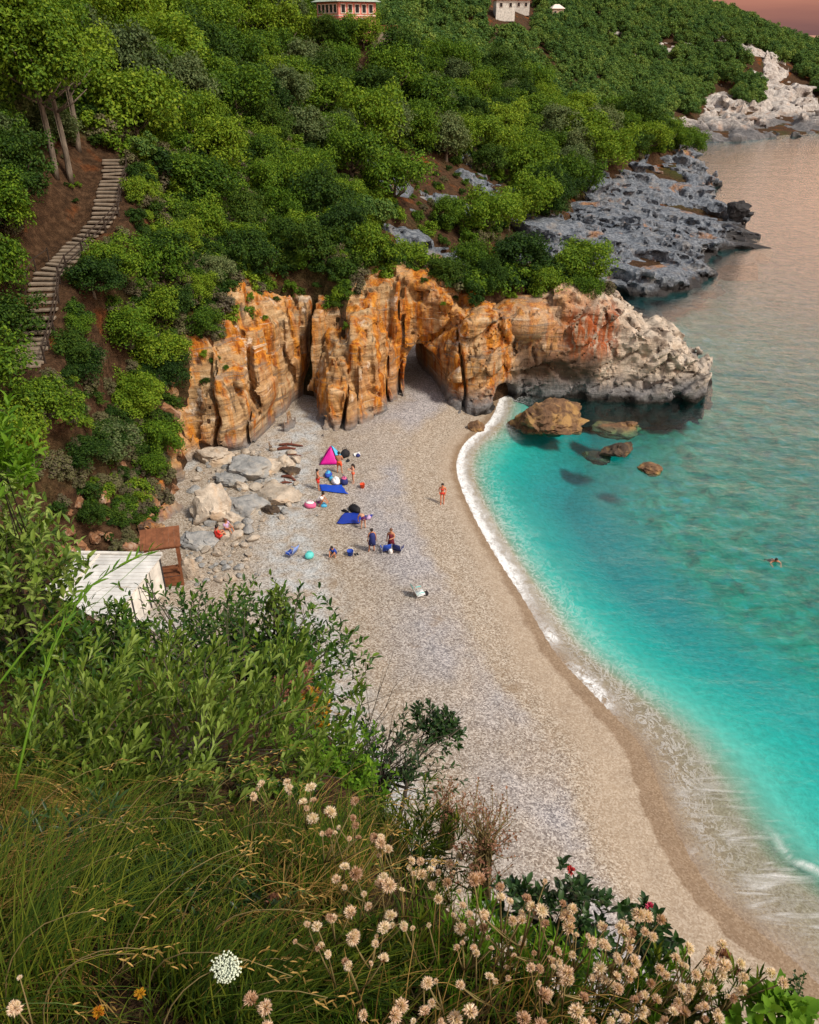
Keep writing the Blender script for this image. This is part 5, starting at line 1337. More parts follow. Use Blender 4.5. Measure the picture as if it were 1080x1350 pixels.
person(B(583, 664), rad(175), 'person in a red bikini walking alone towards the water edge', dict(knR=(.09, .14, .52), anR=(.1, .12, .08), toR=(.11, .28, .04), elL=(-.27, -.06, 1.14), haL=(-.22, .1, .95), elR=(.27, -.1, 1.14), haR=(.22, .04, .96)), [('bra', 'red'), ('briefs', 'red')], flat('sunburnt_skin', (.55, .19, .10), .55), size=1.02)
q = B(288, 712); person(q + [0, 0, .12], rad(-60), 'person in bright red clothes sitting among the pale boulders', SIT, [('shirt', 'red'), ('shorts', 'red')], size=1.12)
q = B(300, 704); person(q + [0, 0, .22], rad(-120), 'person in lilac clothes sitting on stones behind the one in red', SIT, [('shirt', 'lilac'), ('briefs', 'pink')], M_skin, M_hairb, size=1.05)
person(B(422, 667), rad(-100), 'crouching person in a white shirt and purple shorts beside a pink bundle', CROUCH, [('shirt', 'white'), ('shorts', 'purple')], size=1.15)
q = G(1023, 741, 0); sw = person(q + [0, 1.34, -.70], rad(180), 'swimmer with dark hair whose head and shoulders show above the green water', dict(head=(0, -.06, 1.56), crown=(0, -.14, 1.60), elL=(-.36, .14, 1.42), haL=(-.3, .30, 1.56), elR=(.36, .14, 1.42), haR=(.3, .30, 1.56)), [('shorts', 'black')], size=1.02, names={'face': (0, .45, .9)}); sw.rotation_euler = (rad(-60), 0, rad(180))

# tent
M_mag = flat('magenta_nylon', (.55, .008, .26), .5); M_lbl = flat('sky_blue_nylon', (.07, .40, .68), .5)
def tent(p, az):
    o = empty('beach_tent', p, az, 'magenta and sky blue pop up tent with a dark floor', 'tent')
    W, D, H = .95, .85, 1.22; n = 9
    ap = np.array([.05, .25, H])
    def panel(name, a, b, mat, bulge):
        a, b = np.array(a, float), np.array(b, float); V = []; Q = []
        mid = (a + b) / 2; outn = mid - np.array([0, .1, 0]); outn[2] = .25; outn /= np.linalg.norm(outn)
        for i in range(n):
            s = i / (n - 1)
            for j in range(n):
                r = j / (n - 1); q = (a + (b - a) * r) * (1 - s) + ap * s
                q = q + outn * bulge * (math.sin(s * math.pi * .9) ** .7) * (.35 + .65 * math.sin(r * math.pi)) * .5
                V.append(q)
        for i in range(n - 1):
            for j in range(n - 1): k = i * n + j; Q.append((k, k + 1, k + n + 1, k + n))
        f = put(name, mesh_np(name, V, Q), mat, o); f.modifiers.new('thick', 'SOLIDIFY').thickness = .01
    c = [(-W, -D * .7, 0.03), (W * .55, -D * .75, 0.03), (W, D * .8, 0.03), (-W * .4, D, 0.03)]
    panel('front_panel', c[0], c[1], M_mag, .18); panel('side_panel', c[1], c[2], M_lbl, .4); panel('back_panel', c[2], c[3], M_lbl, .4); panel('left_panel', c[3], c[0], M_mag, .3)
    V = [(x * 1.06, y * 1.06, z) for z in (0.0, .05) for x, y, _ in c]
    MB().add(V, [(3, 2, 1, 0), (4, 5, 6, 7), (0, 1, 5, 4), (1, 2, 6, 5), (2, 3, 7, 6), (3, 0, 4, 7)]).put('groundsheet', CLOTH['purple'], o, False)
    for k in (0, 1, 2, 3):
        q = np.array(c[k]); MB().tube([q, q * .75 + ap * .25 + [0, 0, .16], q * .4 + ap * .6 + [0, 0, .1], ap + [0, 0, .02]], .012, 5).put('pole', CLOTH['black'], o)
tent(B(437, 608), rad(6))
# tarpaulins: creased sheets that lie on the pebbles
def sheet(name, px4, mat, label, cat, lift=.05, n=16, seed=0):
    c = [B(*q) for q in px4]; o0 = sum(c) / 4; V = []
    for i in range(n):
        for j in range(n):
            a, b = i / (n - 1), j / (n - 1)
            q = (c[0] * (1 - b) + c[1] * b) * (1 - a) + (c[3] * (1 - b) + c[2] * b) * a - o0
            q[2] = beach_zi(q[0] + o0[0], q[1] + o0[1]) - o0[2] + lift + .05 * float(fbm(q[0] * 1.8 + seed, q[1] * 1.8, 0, 3)) + .04
            q[:2] += .06 * np.array([vnoise(a * 4 + seed, b * 4, 1), vnoise(a * 4, b * 4 + seed, 2)]).ravel()
            V.append(q)
    o = put(name, mesh_np(name, V, grid_faces(n, n)), mat, None, label, cat, loc=o0); o.modifiers.new('thick', 'SOLIDIFY').thickness = .015
M_tarp = flat('royal_blue_tarpaulin', (.008, .06, .46), .45); M_tarp2 = flat('deep_blue_tarpaulin', (.010, .035, .30), .45)
sheet('tarpaulin', [(421, 640), (450, 641), (459, 652), (424, 648)], M_tarp, 'royal blue tarpaulin in front of the person in red shorts', 'tarpaulin', seed=1)
sheet('tarpaulin', [(454, 678), (476, 678), (475, 692), (444, 691)], M_tarp2, 'deep blue tarpaulin under the bending person', 'tarpaulin', seed=4)
sheet('towel', [(482, 681), (492, 680), (490, 684), (481, 687)], M_tarp2, 'small blue towel right of the bending person', 'towel', seed=6)
sheet('towel', [(466, 600), (474, 597), (476, 601), (468, 603)], CLOTH['white'], 'white towel right of the black backpack', 'towel', seed=8)
def bag(u, v, mat, label, r=.28, sq=(1, .75, .8), name='beach_bag', cat='bag', strap=None, flap=None, seed=1):
    p = B(u, v); o = empty(name, p, .3 * seed, label, cat)
    V, T = ICO[3]; V = V.copy(); V *= (1 + .22 * fbm(V[:, 0] * 1.5 + seed, V[:, 1] * 1.5, V[:, 2] * 1.5, 3))[:, None]
    V = V * r * np.array(sq); V[:, 2] = np.where(V[:, 2] < -r * .55 * sq[2], -r * .55 * sq[2], V[:, 2]) + r * .55 * sq[2]
    put('pouch', mesh_np('pouch', V, None, T), mat, o)
    h = V[:, 2].max()
    if flap is not None: MB().ico((0, 0, h * .84), r * .72, 2, (sq[0], sq[1], .42 * sq[2])).put('flap', flap, o)
    m = MB(); m.tube([(-r * .5 * sq[0], 0, h * .85), (-r * .35, .03, h * 1.25), (r * .35, .03, h * 1.25), (r * .5 * sq[0], 0, h * .85)], .022, 6); m.put('strap', strap or mat, o)
bag(455, 602, CLOTH['black'], 'round black backpack just right of the tent', .42, (1, .8, 1), 'backpack', 'backpack', seed=2)
bag(472, 602, CLOTH['navy'], 'small dark bag at the end of the white towel', .2, seed=3)
bag(459, 608, CLOTH['black'], 'tiny black pouch on the pebbles right of the orange shorts', .16, (1.2, .8, .6), seed=4)
bag(433, 628, CLOTH['blue'], 'blue cool bag with a pale top in front of the tent', .36, (1.1, .8, .8), 'cool_bag', 'cool bag', flap=M_lbl, seed=5)
bag(443, 637, CLOTH['white'], 'white beach bag behind the royal blue tarpaulin', .40, (1.1, .8, .85), seed=6)
bag(454, 638, CLOTH['navy'], 'navy bag with a pink flap behind the royal blue tarpaulin', .36, (.9, .8, 1.1), flap=CLOTH['pink'], seed=7)
bag(437, 633, M_lbl, 'pale blue bag between the cool bag and the white bag', .26, seed=17)
bag(468, 674, CLOTH['black'], 'wide black bag above the deep blue tarpaulin', .44, (1.25, .7, .75), seed=8)
bag(455, 675, CLOTH['black'], 'thin black bag left of the wide black one', .2, (1.6, .4, .6), seed=9)
bag(409, 668, CLOTH['pink'], 'pink bundle on the pebbles left of the crouching person', .40, (1.1, .8, .7), flap=CLOTH['white'], seed=10)
bag(427, 668, M_lbl, 'pale blue bag right of the crouching person in white', .24, seed=11)
M_teal = flat('teal_cloth', (.10, .52, .50), .6)
bag(408, 735, M_teal, 'round teal bag between the blue chair and the crouching child', .32, (1, .9, .9), seed=12)
bag(486, 684, CLOTH['lilac'], 'pale lilac bag behind the bending person', .22, seed=14)
def bucket(u, v, mat, label, r=.17, h=.3):
    p = B(u, v); o = empty('bucket', p, 0, label, 'bucket'); k = 14; an = np.arange(k) * 2 * math.pi / k
    prof = [(r * .72, 0), (r, h), (r * 1.06, h + .01), (r * .93, h), (r * .66, .03)]
    V = [(q * math.cos(a), q * math.sin(a), z) for q, z in prof for a in an]; Q = [(i * k + j, i * k + (j + 1) % k, (i + 1) * k + (j + 1) % k, (i + 1) * k + j) for i in range(4) for j in range(k)]
    V += [(0, 0, .001), (0, 0, .03)]; n0 = 5 * k
    MB().add(V, Q, [((j + 1) % k, j, n0) for j in range(k)] + [(4 * k + j, 4 * k + (j + 1) % k, n0 + 1) for j in range(k)]).put('pail', mat, o)
    MB().tube([(r * math.cos(a), .08 * math.sin(a), h + r * 1.1 * math.sin(a)) for a in np.linspace(0, math.pi, 9)], .010, 5).put('handle', CLOTH['white'], o)
bucket(478, 643, CLOTH['orange'], 'orange red bucket standing alone right of the bathers', .2, .34)
bucket(462, 732, CLOTH['blue'], 'blue bucket right of the crouching child', .22, .36)
def chair(u, v, az, fab, fab2, label):
    p = B(u, v); o = empty('beach_chair', p, az, label, 'beach chair')
    M_al = flat('aluminium_tube', (.55, .55, .56), .35)
    sheetm = lambda a, b, w, nm, mt: put(nm, mesh_np(nm, [(-w, a[0], a[1]), (w, a[0], a[1]), (w, (a[0] + b[0]) / 2, (a[1] + b[1]) / 2 - .05), (-w, (a[0] + b[0]) / 2, (a[1] + b[1]) / 2 - .05), (w, b[0], b[1]), (-w, b[0], b[1])], [(0, 1, 2, 3), (3, 2, 4, 5)]), mt, o).modifiers.new('thick', 'SOLIDIFY')
    sheetm((.34, .26), (-.16, .20), .29, 'seat', fab).thickness = .02; sheetm((-.17, .22), (-.46, .88), .29, 'backrest', fab2).thickness = .02
    for s in (-1, 1):
        MB().tube([(s * .31, .36, .0), (s * .31, .34, .27), (s * .31, -.17, .2), (s * .31, -.47, .9)], .016, 6).put('frame', M_al, o)
        MB().tube([(s * .31, -.34, .0), (s * .31, -.17, .22), (s * .33, -.1, .46), (s * .33, .28, .46), (s * .31, .34, .27)], .016, 6).put('leg', M_al, o)
        MB().box((s * .33, .09, .475), (.05, .34, .025)).put('armrest', fab2, o, False)
    return p
chair(385, 733, rad(60), CLOTH['blue'], flat('light_blue_cloth', (.20, .32, .72), .6), 'low blue beach chair farthest left on the open beach')
chair(509, 728, rad(15), CLOTH['blue'], CLOTH['blue'], 'blue beach chair left of the maroon dress')
chair(525, 728, rad(-20), CLOTH['navy'], CLOTH['navy'], 'navy beach chair right of the maroon dress')
p = chair(552, 786, rad(-70), CLOTH['white'], M_teal, 'white and teal beach chair standing alone on the open pebbles')
bag(562, 784, CLOTH['black'], 'small black bag beside the lone white and teal chair', .2, seed=15)
bag(515, 729, CLOTH['white'], 'white bag at the feet of the person in maroon', .24, (.8, .7, 1.2), seed=16)
# sandals
q = B(470, 731); sd = empty('sandals', q, .4, 'pair of dark sandals right of the blue bucket', 'sandals')
for s in (-.08, .08):
    k = MB().box((s, 0, .02), (.10, .27, .03)).put('sole', CLOTH['black'], sd, False)
    MB().tube([(s - .05, .04, .03), (s, .06, .08), (s + .05, .04, .03)], .012, 5).put('strap', CLOTH['black'], sd)
# ================================================================== THE NEAR SLOPE AND ITS PLANTS
MP = [P(*q) for q in [
    (0, 1350, 2.3), (300, 1350, 2.1), (540, 1350, 2.1), (800, 1350, 2.05), (1000, 1350, 2.15), (1100, 1400, 2.1), (0, 1150, 3.3), (300, 1150, 3.1), (540, 1210, 2.75), (750, 1260, 2.4),
    (0, 950, 5.2), (200, 950, 5.4), (350, 960, 5.3), (480, 1050, 4.3), (590, 1150, 3.35), (0, 800, 7.6), (100, 810, 8.2), (220, 890, 8.0), (380, 890, 8.0), (460, 980, 6.6), (-150, 800, 7.0), (-300, 1000, 4.5), (930, 1320, 2.3)]]
MP += [np.array(q, float) for q in [(0, -2, 29.5), (-4, -2, 29.9), (4, -2, 29.5), (-10, 3, 29.6), (-14, 8, 28.5)]]
MTOP = rbf_fit(MP)
LIP = [tuple(P(u, v, t)[:2]) for u, v, t in [(-420, 700, 9.2), (-150, 720, 9.2), (0, 720, 9.2), (100, 780, 9.2), (215, 870, 8.8), (390, 870, 8.7), (462, 955, 7.0), (545, 1075, 4.6), (635, 1165, 3.35), (760, 1235, 2.65), (880, 1280, 2.4), (1000, 1335, 2.25), (1110, 1400, 2.2)]] + [(3, -1), (3, -6), (-16, -6), (-16, 8)]
def mound_z(x, y):
    x = np.asarray(x, float); y = np.asarray(y, float)
    d = poly_sd(x, y, LIP)
    T = MTOP(x, y) + .06 * fbm(x * 2, y * 2, 0, 3)
    return T - 3.6 * np.clip(d, 0, 20) - .8 * sstep(-.5, .3, d)
mx = axis([(-30, -9, 1.0), (-9, 4, .12), (4, 14, .8)]); my = axis([(-8, 0, 1.0), (0, 10.5, .12), (10.5, 22, .8)])
MX, MY = np.meshgrid(mx, my); MZ = np.maximum(mound_z(MX, MY), -4)
put('near_slope', mesh_np('near_slope', np.stack([MX, MY, MZ], -1), grid_faces(len(mx), len(my))), earth, kind='structure')
def mz(x, y): return float(mound_z(np.array([x]), np.array([y]))[0])
def hit(u, v, back=0.0):
    d = ray(u, v); o = np.array([0, 0, CAM_H]); ts = np.arange(1.1, 14, .02); Pn = o + ts[:, None] * d
    g = mound_z(Pn[:, 0], Pn[:, 1]); k = np.argmax(Pn[:, 2] < g)
    if not (Pn[:, 2] < g).any() or poly_sd(Pn[k:k + 1, 0], Pn[k:k + 1, 1], LIP)[0] > .25: return None
    return Pn[k]

def grad_mat(name, cols, rough=.6, trans=.22, spec=.12):
    """leaf colours by piece, with a fine grain along the blade"""
    return foliage_mat(name, cols, rough, trans, spec, .85)
M_grass = grad_mat('green_grass', [(0.0119, 0.0324, 0.0032), (0.0315, 0.0626, 0.0054), (0.0738, 0.1080, 0.0086), (0.1674, 0.1782, 0.0194)])
M_straw = grad_mat('straw_grass', [(0.0696, 0.0483, 0.0115), (0.1645, 0.1058, 0.0253), (0.3289, 0.2070, 0.0575), (0.5313, 0.3335, 0.1150)])
M_thatch = grad_mat('shade_dark_thatch', [(.010, .008, .003), (.03, .024, .008), (.07, .05, .018), (.12, .09, .03)])
M_laurel = grad_mat('glossy_leaves', [(0.0122, 0.0432, 0.0060), (0.0306, 0.0840, 0.0084), (0.0662, 0.1380, 0.0108), (0.1526, 0.2160, 0.0168)], .42, .2, .3)
M_olive = grad_mat('olive_leaves', [(0.0357, 0.0780, 0.0096), (0.0866, 0.1500, 0.0168), (0.1578, 0.2340, 0.0336), (0.2646, 0.3480, 0.0840)], .45, .22, .25)
M_lime = grad_mat('fresh_green_leaves', [(0.0573, 0.1440, 0.0120), (0.1082, 0.2280, 0.0168), (0.1781, 0.3120, 0.0300)], .5, .35)
M_deep = grad_mat('deep_green_leaves', [(.010, .030, .010), (.02, .055, .012), (.04, .09, .018)], .4, .2, .4)
M_twig = plain('grey_twig', (.10, .085, .065), .9, .1, .3, 6)
M_stem = plain('dry_stem', (.20, .155, .065), .8, .15, .3, 8)
M_gstem = plain('green_stem', (.075, .12, .03), .7, .2, .3, 8)
M_fluff = foliage_mat('seed_fluff', [(.60, .38, .28), (.76, .57, .45), (.86, .73, .61), (.90, .83, .74)], .8, .35, .1, .6)
M_fluff2 = foliage_mat('aged_seed_fluff', [(.46, .26, .18), (.60, .40, .29), (.72, .54, .42)], .8, .35, .1, .6)
M_calyx = foliage_mat('brown_calyx', [(.11, .045, .02), (.22, .10, .045), (.34, .18, .09)], .8, .15, .1)
M_rust = foliage_mat('rust_leaves', [(.13, .055, .035), (.26, .12, .075), (.40, .23, .16)], .7, .2, .15)
M_gold = foliage_mat('golden_leaves', [(.30, .15, .01), (.48, .28, .02), (.40, .10, .012)], .6, .3, .2)
M_umbel = flat('white_blossom', (.60, .66, .52), .9); M_redl = flat('crimson_leaf', (.42, .03, .03), .6); M_pinkl = flat('pink_blossom', (.55, .05, .12), .6)

def leaf6(C, D, N, L, W, fold=.22, droop=.15, blunt=0):
    """leaves with a folded midrib: base C, direction D, upper normal N"""
    D = D / np.linalg.norm(D, axis=1, keepdims=True); S = np.cross(D, N); S /= np.linalg.norm(S, axis=1, keepdims=True) + 1e-9; N = np.cross(S, D)
    L = np.broadcast_to(L, (len(C),))[:, None]; W = np.broadcast_to(W, (len(C),))[:, None]
    w1, w2, e1, e2 = (.30, .50, .38, .80) if blunt else (.46, .40, .33, .70)
    p = [C, C + D * L * e1 + S * W * w1 + N * W * fold, C + D * L * e1, C + D * L * e1 - S * W * w1 + N * W * fold,
         C + D * L * e2 + S * W * w2 + N * (W * fold - L * droop * .4), C + D * L * e2 - N * L * droop * .4, C + D * L * e2 - S * W * w2 + N * (W * fold - L * droop * .4), C + D * L - N * L * droop]
    V = np.stack(p, 1).reshape(-1, 3); b = np.arange(len(C))[:, None] * 8
    Q = np.concatenate([b + np.array([[2, 1, 4, 5]]), b + np.array([[3, 2, 5, 6]])]); T = np.concatenate([b + np.array([q]) for q in ([0, 1, 2], [0, 2, 3], [5, 4, 7], [6, 5, 7])])
    return V, Q, T
def bush(p, R, ntwig, nleaf, L, W, seed, up=.5, sq=(1, 1, 1), tw=.34, ang=.9, lean=(0, 0, 0)):
    """twigs that fork out of the bush's body, leaves set alternately along their ends -> (leaf base, direction, normal, length, width), twig paths"""
    r = np.random.default_rng(seed)
    d = r.normal(size=(ntwig, 3)); d[:, 2] = np.abs(d[:, 2]) * 1.1 - .25; d /= np.linalg.norm(d, axis=1, keepdims=True)
    lump = 1 + .28 * vnoise(d[:, 0] * 2 + seed, d[:, 1] * 2, d[:, 2] * 2)
    tip = d * (R * lump * r.uniform(.12, 1.0, ntwig) ** .6)[:, None] * np.array(sq)
    td = d * (1 - up) + np.array([0, 0, up]) + np.array(lean) + r.normal(size=(ntwig, 3)) * .25; td /= np.linalg.norm(td, axis=1, keepdims=True)
    tl = R * tw * r.uniform(.6, 1.3, ntwig)
    s = np.linspace(.12, 1, nleaf)[None, :] + r.normal(size=(ntwig, nleaf)) * .03
    base = tip[:, None, :] - td[:, None, :] * (tl[:, None] * (1 - s))[:, :, None]
    a = np.cross(td, r.normal(size=(ntwig, 3))); a /= np.linalg.norm(a, axis=1, keepdims=True); b = np.cross(td, a)
    ph = np.arange(nleaf)[None, :] * 2.4 + r.random((ntwig, 1)) * 6.3
    out = np.cos(ph)[:, :, None] * a[:, None] + np.sin(ph)[:, :, None] * b[:, None]
    k = ang * (1.15 - .75 * s)[:, :, None]
    D = td[:, None] * (1 - k * .55) + out * k; N = np.cross(np.cross(D, td[:, None] + .001), D) + np.array([0, 0, .5])
    n = ntwig * nleaf; sc = r.uniform(.7, 1.2, n)
    paths = [(np.array([0, 0, -R * .5]) * np.array(sq) * .3 + tip[i] * .25, tip[i] - td[i] * tl[i], tip[i]) for i in range(ntwig)]
    return (base.reshape(-1, 3), D.reshape(-1, 3), N.reshape(-1, 3), L * sc, W * sc), paths
def shrub(u, v, t_, R, ntwig, nleaf, L, W, mat, seed, label, name='shrub', twm=None, singles=0, lmat=None, blunt=0, every=5, tr=.0045, **kw):
    c = P(u, v, t_); g = mz(c[0], c[1]); g = g if c[2] - g < 2.5 * R else c[2] - R
    o = empty(name, (c[0], c[1], min(g, c[2] - .3 * R)), 0, label, 'shrub'); off = c - np.array(o.location)
    (C, D, N, Ls, Ws), paths = bush(c, R, ntwig, nleaf, L, W, seed, **kw)
    m = MB()
    for i, q in enumerate(paths):
        if i % every == 0: m.tube([off * np.array([1, 1, 1]) + np.array([0, 0, max(-1.6 * R, -off[2] - .15)]) + np.array([.04 * math.sin(i), .04 * math.cos(i), 0]), q[0] + off, q[1] + off, q[2] + off], [tr * 1.6, tr * 1.2, tr * .8, tr * .4], 4)
    m.put('stem', twm or M_twig, o)
    C = C + off
    if singles:                                                    # the leaves that show largest are leaves of their own
        r = np.random.default_rng(seed + 1); dcam = np.linalg.norm(C + np.array(o.location) - np.array([0, 0, CAM_H]), axis=1)
        pick = np.argsort(dcam)[:singles]; rest = np.setdiff1d(np.arange(len(C)), pick)
        lv = []
        for k in range(4):
            V, Q, T = leaf6(np.zeros((1, 3)), np.array([[0, 1., 0]]), np.array([[0, 0, 1.]]), np.array([1.]), np.array([W / L * (.9 + .08 * k)]), .2 + .05 * k, .03 + .04 * k, blunt)
            me = mesh_np('leaf', V, Q, T); me.materials.append(lmat or mat); lv.append(me)
        for i in pick:
            y = D[i] / np.linalg.norm(D[i]); x = np.cross(y, N[i]); x /= np.linalg.norm(x); z = np.cross(x, y)
            q = put('leaf', lv[i % 4], None, o); q.matrix_local = Matrix.Translation(C[i]) @ Matrix(np.stack([x, y, z], 1).tolist()).to_4x4() @ Matrix.Scale(float(Ls[i]), 4)
        C, D, N, Ls, Ws = C[rest], D[rest], N[rest], Ls[rest], Ws[rest]
    V, Q, T = leaf6(C, D, N, Ls, Ws, .22, .08 if blunt else .15, blunt)
    put('foliage', mesh_np('foliage', V, Q, T), mat, o, kind='stuff')
    return o
def blades(pts, L, W, lean, seed, curve=.6, nseg=4):
    """curved tapering grass blades: places, lengths, widths, lean directions"""
    r = np.random.default_rng(seed); n = len(pts); pts = np.asarray(pts)
    a = r.random(n) * 6.28; cl = 2.2 * vnoise(pts[:, 0] * 1.9 + seed, pts[:, 1] * 1.6, 0 * a); ll = np.stack([lean[0] * np.cos(cl) - lean[1] * np.sin(cl), lean[0] * np.sin(cl) + lean[1] * np.cos(cl), 0 * a], 1)
    dirh = np.stack([np.cos(a), np.sin(a), 0 * a], 1) * .5 + ll; side = np.cross(dirh, [0, 0, 1.]); side /= np.linalg.norm(side, axis=1, keepdims=True) + 1e-9
    L = np.broadcast_to(L, (n,)) * r.uniform(.5, 1.2, n) * (1 + .75 * vnoise(pts[:, 0] * 2.6 + seed, pts[:, 1] * 2.6, 0 * a)); cv = curve * r.uniform(.4, 1.5, n)
    rows = []
    for i in range(nseg + 1):
        s = i / nseg
        c = pts + np.array([0, 0, 1.]) * (L * (s - .55 * cv * s ** 2.4))[:, None] + dirh * (L * (.18 * s + .75 * cv * s ** 1.8))[:, None]
        w = (W * (1 - s) ** .7 * .5 + .0003)
        rows += [c - side * w, c + side * w]
    V = np.stack(rows, 1).reshape(-1, 3); k = 2 * (nseg + 1); b = np.arange(n)[:, None] * k
    Q = np.concatenate([b + np.array([[2 * i, 2 * i + 1, 2 * i + 3, 2 * i + 2]]) for i in range(nseg)])
    return V, Q, np.stack(rows[-2:], 1).mean(1)
fr_ = np.random.default_rng(21)
def points_px(n, poly, jit=.0):
    out = []
    u0, v0 = np.min(poly, 0); u1, v1 = np.max(poly, 0)
    uv = np.stack([fr_.uniform(u0, u1, n * 3), fr_.uniform(v0, v1, n * 3)], 1)
    uv = uv[poly_sd(uv[:, 0], uv[:, 1], poly) < 0][:n]
    ts = np.geomspace(1.2, 13, 260)
    a = (uv[:, 0] - 540) / FPX; b = (675 - uv[:, 1]) / FPX
    D = np.stack([a, CP + b * SP, -SP + b * CP], 1)
    Pn = np.array([0, 0, CAM_H]) + ts[None, :, None] * D[:, None, :]
    below = Pn[:, :, 2] < mound_grid(Pn[:, :, 0], Pn[:, :, 1])
    k = below.argmax(1); okk = below.any(1)
    Q = Pn[np.arange(len(uv)), k]; Q = Q[okk]
    return Q[poly_sd(Q[:, 0], Q[:, 1], LIP) < .15]
def mound_grid(x, y):
    i = np.clip(np.searchsorted(mx, x.ravel()) - 1, 0, len(mx) - 2); j = np.clip(np.searchsorted(my, y.ravel()) - 1, 0, len(my) - 2)
    fx = np.clip((x.ravel() - mx[i]) / (mx[i + 1] - mx[i]), 0, 1); fy = np.clip((y.ravel() - my[j]) / (my[j + 1] - my[j]), 0, 1)
    return ((MZ[j, i] * (1 - fx) + MZ[j, i + 1] * fx) * (1 - fy) + (MZ[j + 1, i] * (1 - fx) + MZ[j + 1, i + 1] * fx) * fy).reshape(x.shape)
def grass(name, polys, L, W, lean, mat, seed, clump=None, **kw):
    pts = np.concatenate([points_px(n * (2 if clump else 1), q) for n, q in polys])
    if clump: pts = pts[vnoise(pts[:, 0] * clump[1] + seed, pts[:, 1] * clump[1], 0 * pts[:, 0] + seed) + .25 * vnoise(pts[:, 0] * 7, pts[:, 1] * 7, 0 * pts[:, 0]) > clump[0]]
    V, Q, tips = blades(pts, L, W, np.array(lean, float), seed, **kw)
    put(name, mesh_np(name, V, Q), mat, None, kind='stuff')
ALL = [(-120, 760), (60, 800), (200, 900), (380, 900), (460, 1000), (560, 1110), (650, 1190), (800, 1270), (1000, 1345), (1010, 1420), (-120, 1420)]
LEFT = [(-120, 700), (30, 720), (120, 840), (140, 1000), (300, 1150), (420, 1420), (-120, 1420)]
RIGHT = [(400, 1130), (480, 1060), (650, 1180), (800, 1270), (1000, 1345), (1000, 1420), (380, 1420)]
MIDL = [(120, 1080), (330, 1060), (470, 1150), (500, 1300), (330, 1420), (180, 1300)]
grass('grass', [(6500, ALL), (2600, LEFT)], .20, .0052, (.25, .2, 0), M_grass, 31, curve=.8, clump=(.15, 1.9))
grass('grass', [(3400, RIGHT)], .22, .0036, (.1, .1, 0), M_lime, 36, curve=.4, clump=(0, 2.6))
grass('grass', [(1500, LEFT), (800, ALL)], .42, .0044, (.75, .15, 0), M_grass, 32, curve=1.0, nseg=6, clump=(.1, 1.4))
grass('dry_grass', [(1300, LEFT), (800, ALL)], .40, .0034, (.5, -.2, 0), M_straw, 33, curve=1.15, nseg=6, clump=(.28, 1.2))
grass('grass', [(3600, MIDL), (1500, ALL)], .24, .0050, (.4, .1, 0), M_grass, 39, curve=.9, nseg=5)
grass('dry_grass', [(500, MIDL)], .24, .0040, (.6, .1, 0), M_straw, 37, curve=.9, nseg=5, clump=(.1, 2.2))
grass('dry_grass', [(350, RIGHT)], .26, .0028, (.4, .1, 0), M_straw, 38, curve=.6, nseg=5)
TUSS = [(-40, 1000), (130, 1005), (150, 1110), (30, 1190), (-60, 1130)]
grass('dry_grass', [(900, TUSS)], .46, .0030, (-.2, -.7, 0), M_straw, 40, curve=1.3, nseg=6)
grass('dry_grass', [(350, [(330, 1080), (480, 1060), (520, 1160), (400, 1230), (320, 1180)])], .26, .0034, (.8, -.1, 0), M_straw, 41, curve=.9, nseg=5)
# dead thatch low down, its dark colour standing in for shade between stems
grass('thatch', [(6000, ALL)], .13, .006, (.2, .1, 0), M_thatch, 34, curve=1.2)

# seeding oat grass: long bowed stalks with loose ears
spike = leaf6(np.zeros((1, 3)), np.array([[0, 1., 0]]), np.array([[0, 0, 1.]]), np.array([1.]), np.array([.22]), .3, .1)
ear_me = []
for k in range(3):
    r = np.random.default_rng(60 + k); n = 16; s = np.linspace(0, 1, n); C = np.stack([.02 * np.sin(s * 9), s * .16, -.03 * s ** 2], 1)
    D = np.stack([np.where(np.arange(n) % 2, .5, -.5) + r.normal(size=n) * .2, np.full(n, 1.), r.normal(size=n) * .3 - .15], 1)
    V, Q, T = leaf6(C, D, np.tile([0, 0, 1.], (n, 1)) + r.normal(size=(n, 3)) * .4, np.full(n, .022), np.full(n, .0045), .3, .1); me = mesh_np('ear', V, Q, T); me.materials.append(M_straw); ear_me.append(me)
def oat(u, v, t_, H, lean, k, label, group):
    c = hit(u, v) if t_ is None else P(u, v, t_)
    if c is None: return
    o = empty('oat_grass', c, 0, label, 'grass stalk', group); ln = np.array(lean, float)
    path = [np.array([0, 0, H * (s - .42 * s ** 3)]) + ln * H * (.15 * s + .55 * s ** 2.2) for s in np.linspace(0, 1, 8)]
    MB().tube(path, [.0026 * (1.1 - .8 * s) for s in np.linspace(0, 1, 8)], 5).put('stem', M_stem if k % 3 else M_gstem, o)
    d = path[-1] - path[-2]; y = d / np.linalg.norm(d); x = np.cross(y, [0, 0, 1.]); x /= np.linalg.norm(x); z = np.cross(x, y)
    q = put('ear', ear_me[k % 3], None, o); q.matrix_local = Matrix.Translation(path[-1] - d * .6) @ Matrix(np.stack([x, y, z], 1).tolist()).to_4x4()
for k in range(44):
    u, v = fr_.uniform(-30, 330), fr_.uniform(800, 1400)
    oat(u, v, None, fr_.uniform(.45, .85), (fr_.uniform(.5, 1.1), fr_.uniform(-.3, .5), 0), k, 'straw coloured oat grass stalk bowed over the near left slope', 'oat grass on the near slope')
for k in range(14):
    u, v = fr_.uniform(330, 520), fr_.uniform(1080, 1350)
    oat(u, v, None, fr_.uniform(.3, .5), (fr_.uniform(.3, .9), fr_.uniform(-.2, .4), 0), k, 'short straw coloured oat grass stalk among the pale seed heads', 'oat grass among the seed heads')

